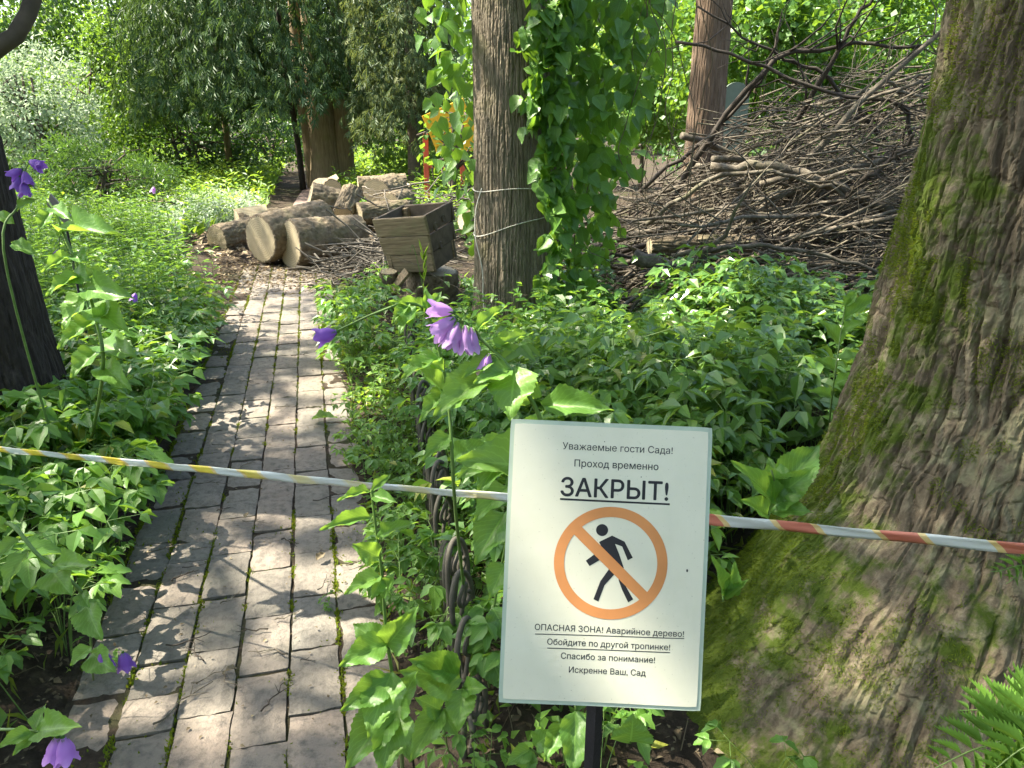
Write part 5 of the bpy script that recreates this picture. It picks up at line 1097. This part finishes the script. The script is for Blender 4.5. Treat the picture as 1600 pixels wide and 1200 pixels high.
# (5) heart leaved seedling plants at the foot of the sign
for i, (bx, by, lb, lv) in enumerate(((735, 1120, 'seedling with one heart shaped leaf below the sign, left', [((725,1075,1.5),(715,1140,1.38),.85,None,'h'), ((722,1078,1.5),(760,1075,1.45),.7), ((720,1060,1.52),(625,1048,1.36),.6,(0,-.75,.6)), ((715,1050,1.52),(640,1030,1.45),.55)]),
   (905, 1240, 'large drooping leaf hanging left of the black stake', [((900,1110,1.25),(895,1215,1.12),.55,(0,-.95,.3)), ((880,1130,1.25),(850,1190,1.2),.5)]), (700, 1170, 'small dark green seedling near the rod fence', [((690,1110,1.6),(650,1090,1.55),.7), ((690,1110,1.6),(715,1150,1.5),.7), ((688,1112,1.6),(660,1130,1.52),.7), ((692,1108,1.6),(640,1190,1.45),.5)]), (985, 1150, 'yellowing eaten leaf standing right of the black stake', [((985,1160,1.3),(990,1120,1.28),1.3,(0,-.8,.6),'h')]),
   (850, 1190, 'low leaf rosette at the bottom edge left of the stake', [((830,1170,1.5),(790,1195,1.4),.6), ((835,1165,1.5),(870,1140,1.45),.6), ((830,1175,1.5),(820,1220,1.4),.6)]))):
    g = G(bx, min(by, 1180))[:2]; p = plant(lb, g, None, 'seedling'); stem(p, [[*g, -.01], A(*lv[0][0][:2], lv[0][0][2]+.01), A(*lv[0][0])], .0022, .0015, n=8); px_leaves(p, lv)
# (6) tall one beside the dark trunk
r6 = G(165, 700)[:2]+np.array([0, -.2]); z6 = 2.3; p6 = plant('tall backlit bellflower stem with big leaves beside the dark trunk', r6)
stem(p6, [[*r6, -.02], A(160, 590, z6+.12), A(150, 500, z6+.05), A(132, 440, z6), A(108, 385, z6), A(88, 335, z6), A(74, 312, z6)], .0065, .003)
px_leaves(p6, [((80,330,z6),(60,362,2.2),.55), ((82,325,z6),(112,345,2.25),.5), ((95,362,z6),(190,366,2.2),.32), ((98,365,z6),(70,375,2.2),.6), ((110,400,z6),(135,410,2.15),.9,(0,-.4,1)), ((112,398,z6),(65,425,2.2),.4), ((115,425,z6),(140,440,2.12),.9,(.3,-.9,.3)), ((128,430,z6),(72,462,2.2),.45), ((135,450,z6),(208,466,2.2),.45), ((140,460,z6),(95,510,2.16),.7,(-.3,-.8,.4),'h'), ((145,480,z6+.05),(200,520,2.2),.55), ((150,500,z6+.05),(90,545,2.25),.5), ((155,540,z6+.1),(215,560,2.25),.55), ((155,545,z6+.1),(110,590,2.25),.6), ((150,505,z6),(180,470,2.4),.5), ((120,440,z6),(170,420,2.4),.4), ((158,570,z6+.1),(205,610,2.3),.5)])
# (7) flowers at the upper left
r7 = np.array([-1.75, 2.75]); z7 = 2.62; p7 = plant('bellflower with dark violet bells at the upper left edge', r7)
stem(p7, [[*r7, -.02], A(10, 420, z7), A(28, 320, z7), A(38, 272, z7), A(46, 252, z7)], .005, .002); px_leaves(p7, [((26,330,z7),(60,310,z7),.4), ((22,350,z7),(-10,330,z7),.5), ((32,300,z7),(55,290,z7),.45), ((18,380,z7),(60,400,z7),.5)])
for i, (b, d) in enumerate((((34,264),(-.7,-.2,-.5)), ((38,268),(.2,-.2,-.8)), ((30,276),(-.3,-.1,-.9)), ((46,252),(.7,-.1,-.3)), ((36,284),(.1,-.2,-1)))): bell(p7, A(*b, z7-.02), d, .05, .02, M_PETALDK, 20+i)
# small distant ones in the left bed
for i, (px, py, y, lb) in enumerate(((241, 292, 6.0, 'distant bellflower with one violet bell, near the weathered stump'), (92, 390, 3.3, 'bellflower with a violet bell just right of the dark trunk'), (212, 458, 4.1, 'low bellflower with two violet bells in the left bed'), (640, 395, 5.0, 'yellowish seed stalk growing in front of the planter box'))):
    q = AY(px, py, y); g = q[:2]+np.array([.06, .05]); p = plant(lb, g); stem(p, [[*g, -.02], [g[0]+.02, g[1], q[2]*.5], q+np.array([.03, 0, .03]), q], .004, .0015)
    if i < 3:
        bell(p, q, (-.3, -.3, -.9), .05, .02, M_PETALDK if i else M_PETAL, 30+i)
        if i == 2: bell(p, q+np.array([-.09, 0, .02]), (-.5, -.2, -.7), .045, .018, M_PETALDK, 44)
        for k in range(8): f = U(.3, .95); b = np.array([g[0]+.02, g[1], q[2]*f]); a = U(0, 6.28); hleaf(p, b, b+np.array([math.cos(a)*.1, math.sin(a)*.1, U(-.03, .04)]), (0, -.2, 1), .4)
    else:
        for k in range(14): f = U(.45, 1.0); b = np.array([g[0]+.02, g[1], q[2]*f]); a = U(0, 6.28); hleaf(p, b, b+np.array([math.cos(a)*.04, math.sin(a)*.04, U(.05, .12)]), (0, -1, .3), .12, rnd=.995)
# (8) bottom left: arching plant, and the pink bell at the corner
r8 = np.array([-1.25, 1.28]); p8 = plant('bellflower arching from the left edge, broad leaves above the bare soil', r8)
stem(p8, [[*r8, -.02], A(-60, 900, 1.4), A(-10, 830, 1.3), A(18, 820, 1.26), A(60, 868, 1.25), A(108, 905, 1.26), A(140, 945, 1.28), A(142, 1000, 1.33), A(146, 1062, 1.4)], .0045, .0018, n=30)
px_leaves(p8, [((45,862,1.25),(5,925,1.18),.5,(-.2,-.8,.5)), ((85,885,1.25),(150,885,1.2),.42,(0,-.55,.85)), ((80,890,1.25),(112,930,1.15),.8,(0,-.6,.8)), ((100,905,1.26),(48,920,1.2),.5), ((135,945,1.28),(158,1000,1.2),.7,(.2,-.85,.3)), ((125,925,1.27),(140,950,1.2),.7), ((10,830,1.27),(-40,800,1.25),.5), ((30,840,1.26),(-10,880,1.2),.5), ((143,1010,1.33),(110,1040,1.3),.75), ((143,1020,1.33),(180,1050,1.3),.75), ((20,815,1.27),(30,780,1.35),.3)])
for i, b in enumerate(((160, 1018), (192, 1020))): bell(p8, A(*b, 1.32), (.1, -.1, -1), .032, .013, M_PETALDK, 50+i)
r9 = np.array([-1.05, 1.12]); p9 = plant('bellflower lying low with a pink violet bell, bottom left corner', r9)
stem(p9, [[*r9, -.02], A(-80, 1150, 1.3), A(0, 1140, 1.22), A(60, 1143, 1.2), A(92, 1152, 1.19)], .0035, .0015); px_leaves(p9, [((60,1142,1.2),(125,1135,1.16),.5,(0,-.5,.85)), ((55,1142,1.2),(72,1100,1.26),.6), ((50,1143,1.2),(-5,1168,1.12),.55,(0,-.6,.8)), ((58,1145,1.2),(20,1180,1.12),.6)])
for i, (b, d) in enumerate((((90,1152),(-.15,-.2,-1)), ((98,1153),(.15,-.3,-1)))): bell(p9, A(*b, 1.18), d, .040, .0165, M_PETALPK, 60+i)
sp = Soup()

# broad leaved seedlings right of the sign, beside the mossy tree
for i, (px, py, zc, lb, lv) in enumerate(((1225, 850, 2.15, 'broad leaved plant with dark glossy leaves right of the sign', [((1215,770,2.1),(1200,715,2.2),.6), ((1215,770,2.1),(1280,695,2.15),.55), ((1215,775,2.1),(1275,730,2.05),.6), ((1210,780,2.1),(1205,730,2.0),.8), ((1212,785,2.1),(1145,720,2.05),.35), ((1210,790,2.1),(1255,770,2.0),.75), ((1205,800,2.1),(1270,800,2.0),.6), ((1200,805,2.1),(1160,780,2.05),.6), ((1205,740,2.1),(1240,745,2.0),.9)]),
  (1290, 740, 2.9, 'upright plant with lance leaves leaning on the mossy tree', [((1320,480,2.7),(1340,452,2.7),.5), ((1318,500,2.7),(1375,460,2.7),.4), ((1316,520,2.7),(1352,500,2.65),.5), ((1314,540,2.7),(1282,500,2.7),.5), ((1310,560,2.7),(1350,560,2.65),.55), ((1308,580,2.7),(1270,560,2.7),.5), ((1304,600,2.7),(1345,585,2.65),.5), ((1300,620,2.7),(1262,610,2.7),.5)]), (1130, 880, 1.9, 'strap leaved shoot at the right edge of the sign', [((1130,930,1.95),(1115,870,1.9),.3), ((1135,930,1.95),(1150,880,1.9),.45), ((1130,935,1.95),(1170,905,1.9),.3)]))):
    g = G(px, py)[:2]; p = plant(lb, g, None, 'broad_leaved_plant'); stem(p, [[*g, -.02], A(*lv[-1][0]), A(*lv[0][0])], .004, .0022, n=10); px_leaves(p, lv)

# ------------------------------------------------------------------ ferns at the right edge
PINNA = leaf_tmpl(22, .25, .10, .22, 1.0, .30, 1)
def frond(par, pts, L, seed):
    q = np.random.default_rng(seed); P = bez(pts, 40); sp = Soup(); V, Fc = tube(P, np.linspace(.0026, .0008, 40), 6); sp.add(V, Fc, None, 1); T = nrm(np.gradient(P, axis=0)); up = np.array([-.1, -.45, .9])
    for i in range(3, 39, 2):                                           # toothed side leaflets in pairs, shorter towards the tip
        f = (i-3)/36; pl = L*.30*math.sin(min(1, f*2.2+.35)*math.pi/2)*(1-f)**.8+.008; Yv = nrm(np.cross(up, T[i]))
        for s_ in (-1, 1):
            d = nrm(Yv*s_*.9+T[i]*.42-up*.10+q.normal(0, .04, 3)); sp.add(*scatter(PINNA, [P[i]], [d], [up+q.normal(0, .12, 3)], pl*q.uniform(.92, 1.06), .21, [q.uniform(.15, .9)]))
    sp.build('frond', [M_FERN, M_STEM], par)
fr = thing('fern', 'bright green fern at the lower right corner', 'fern', (.98, 1.12, 0))
for i, (k, tip, zc) in enumerate((((1620,1165),(1452,1205),1.05), ((1640,1150),(1500,1110),1.14), ((1660,1160),(1545,1210),.98), ((1690,1130),(1585,1085),1.18))):
    frond(fr, [[.98, 1.12, .02], [.98, 1.05, .32], A(*k, zc), A((k[0]+tip[0])/2, (k[1]+tip[1])/2-18, zc), A(*tip, zc)], .46, i)
fr = thing('fern', 'small fern sprig against the mossy trunk at the right edge', 'fern', (1.45, 1.20, .0))
for i, (k, tip) in enumerate((((1640,900),(1548,893)), ((1660,870),(1572,912)))): frond(fr, [[1.45, 1.20, 0], [1.25, 1.2, .45], A(*k, 1.42), A(*tip, 1.4)], .26, 20+i)

# ------------------------------------------------------------------ single ground plants close to the camera, each one separate
def make_gout(k):
    t = thing('ground_elder', '', 'plant'); q = np.random.default_rng(900+k); sp = Soup(); lf = []
    for s in range(3+k % 2):
        phi = q.uniform(0, 6.28); h = q.uniform(.2, .38); le = q.uniform(.2, .6); top = np.array([math.cos(phi)*le*h, math.sin(phi)*le*h, h]); V, Fc = tube(bez([[0, 0, -.02], top*[.35, .35, .6], top], 8), np.linspace(.0028, .0014, 8), 5); sp.add(V, Fc)
        for j in (-1, 0, 1):
            aj = phi+j*1.3+q.normal(0, .2); e = top+np.array([math.cos(aj), math.sin(aj), q.uniform(-.1, .3)])*h*.26; V, Fc = tube([top, e], [.0014, .001], 4); sp.add(V, Fc); L = Soup()
            for m in (-1, 0, 1):
                ak = aj+m*1.05+q.normal(0, .15); L.add(*scatter(LEAFS, [e], [[math.cos(ak), math.sin(ak), q.normal(-.3, .2)]], [[q.normal(0, .3), q.normal(0, .3), 1]], q.uniform(.06, .095), q.uniform(.5, .66), [q.uniform(.1, .96)]))
            lf.append(L)
    sp.build('stem', [M_STEM], t, True)
    for L in lf: L.build('leaf', [M_GOUT2], t, True)
    return t
M_GOUT2 = leafmat('leaf_ground_elder', (.045, .115, .02), (.075, .18, .03), (.12, .25, .04), .38, .40, veins=True, spec=.5)
protos = [make_gout(k) for k in range(6)]; used = [False]*6
def place_gout(x, y, s, label, group):
    i = int(rng.integers(6)); o = protos[i] if not used[i] else copy_tree(protos[i]); used[i] = True
    o.location = (x, y, float(gz(x, y))); o.rotation_euler = (0, 0, U(0, 6.28)); o.scale = (s, s, s); tag(o, label, 'plant', group)
x, y = field(420, -2.3, -1.0, 1.55, 3.8, lambda x, y: (path_sw(x, y)[1] < WL-.05)*np.where((y < 2.0), .35, 1))
for a, b in list(zip(x, y))[:58]: place_gout(a, b, U(.75, 1.15), 'ground elder with three parted leaves in the bed left of the path', 'ground elder in the left bed')
x, y = field(700, -.1, 1.1, 2.5, 4.2, lambda x, y: (path_sw(x, y)[1] > .7)+0.0)
for a, b in list(zip(x, y))[:46]: place_gout(a, b, U(.75, 1.1), 'ground elder with three parted leaves in the bed behind the sign', 'ground elder in the right bed')
x, y = field(500, -.75, .1, 1.6, 3.4, lambda x, y: ((path_sw(x, y)[1] > .34) & (path_sw(x, y)[1] < .8))+0.0)
for a, b in list(zip(x, y))[:16]: place_gout(a, b, U(.4, .6), 'small ground elder growing at the rod fence', 'ground elder at the rod fence')
x, y = field(300, -1.75, -.95, 1.2, 2.1)
for a, b in list(zip(x, y))[:20]: place_gout(a, b, U(.4, .85), 'ground elder with three parted leaves in the bed left of the path', 'ground elder in the left bed')
x, y = field(300, -.45, .1, 1.4, 2.4, lambda x, y: ((path_sw(x, y)[1] > .3))+0.0)
for a, b in list(zip(x, y))[:16]: place_gout(a, b, U(.4, .8), 'small ground elder growing at the rod fence', 'ground elder at the rod fence')
x, y = field(300, .1, .75, 1.25, 2.1)
for a, b in list(zip(x, y))[:12]: place_gout(a, b, U(.3, .6), 'small ground elder growing at the foot of the sign stake', 'ground elder below the sign')
for px, py, s in ((182, 880, .35), (250, 745, .3), (165, 1050, .3), (530, 950, .22)):
    g = G(px, py); place_gout(g[0], g[1], s, 'small sprout growing out of the paver joints', 'sprouts between the pavers')
for i in range(6):
    if not used[i]: place_gout(-2.0-.1*i, 3.0, .9, 'ground elder with three parted leaves in the bed left of the path', 'ground elder in the left bed')

# ------------------------------------------------------------------ small things on the path and in the left bed
TW = []
for i in range(6):
    q = np.random.default_rng(60+i); n = 9; L_ = q.uniform(.10, .26); pts = np.stack([np.linspace(0, L_, n), np.cumsum(q.normal(0, .008, n)), np.abs(np.cumsum(q.normal(0, .0015, n)))], -1); sp = Soup(); V, Fc = tube(pts, np.linspace(.0042, .0015, n), 6); sp.add(V, Fc)
    for k in range(3): j = q.integers(2, 7); d = nrm([.8, q.choice([-.7, .7]), .08]); tp = pts[j]+np.linspace(0, 1, 4)[:, None]*d*q.uniform(.02, .07); V, Fc = tube(tp, np.linspace(.0024, .001, 4), 5); sp.add(V, Fc)
    me = mesh_np('fallen_twig', np.concatenate(sp.V), np.concatenate(sp.F), smooth=True); me.materials.append(M_BRANCHDK if i % 2 else M_BRANCH); TW.append(me)
tw = [(430,975,20),(420,990,200),(300,865,35),(285,895,10),(380,820,-12),(270,915,60),(350,1060,-50),(320,1040,150),(540,890,40),(500,930,70),(240,1140,58),(470,1040,10),(450,1030,170),(375,600,5),(430,640,25),(330,700,-20),(305,760,-5),(340,805,50),(500,870,95),(455,560,30),(400,530,10),(260,1020,15),(300,1075,30),(505,705,0),(345,950,45),(410,1120,80),(230,870,40),(490,790,20),(360,745,60),(440,850,-10)]
for i, (px, py, a) in enumerate(tw):
    g = G(px, py); o = link('fallen_twig', TW[i % 6]); o.location = (g[0], g[1], .018); o.rotation_euler = (U(-.2, .2), 0, math.radians(a)); o.scale = (U(.35, .75),)*3; tag(o, 'thin broken twig lying on the pavers', 'twig', 'twigs fallen on the path')
for i, (px, py, L_, m, lb) in enumerate(((488, 662, .13, M_CAMP, 'single green leaf lying on the pavers in the middle of the path'), (262, 738, .12, M_LITTER, 'curled pale dead leaf at the left edge of the path'), (385, 818, .07, M_LITTER, 'brown dead leaf lying across a paver joint'), (495, 885, .09, M_LITTER, 'pale dead leaf at the right edge of the path'), (372, 1055, .06, M_LITTER, 'reddish dead leaf on a near paver'))):
    g = G(px, py); a = U(0, 6.28); o = hleaf(None, [g[0], g[1], .025], [g[0]+math.cos(a)*L_, g[1]+math.sin(a)*L_*.5, .03], (U(-.3, .3), U(-.3, .1), 1), .55, False, 'fallen_leaf', m, .85 if m is M_LITTER else .3); tag(o, lb, 'leaf', 'single leaves fallen on the path')
# dark plant label standing askew in the left bed
c = AY(96, 332, 3.9); pn_ = thing('plant_label', 'dark rectangular plant label standing askew in the left bed', 'plant label', (c[0], c[1], 0)); Rl = basis(A(112, 352, 3.9)-A(75, 312, 3.9), (0, .85, .5)); board('plate', c, (.092, .042, .003), simple('slate_plate', (.06, .075, .075), .35, .2, 12, b_h=0), pn_, Rl, .002, 0)
sp = Soup(); V, Fc = tube([[c[0], c[1]+.02, -.1], [c[0], c[1]+.02, c[2]]], .006, 6); sp.add(V, Fc); sp.build('stake', [M_STAKE], pn_)
# yellow dried flower head and the tall bud stalks on the left
c = AY(252, 578, 4.0); p = plant('plant with a withered orange yellow flower head, left path edge', c[:2]+[.0, .05], None, 'withered_flower'); stem(p, [[c[0], c[1]+.05, -.01], [c[0]-.03, c[1], c[2]*.6], c], .003, .002); bell(p, c, (.6, -.4, -.4), .045, .028, simple('withered_petal', (.55, .33, .03), .8, .3, 40, b_h=0), 70, 'flower_head')
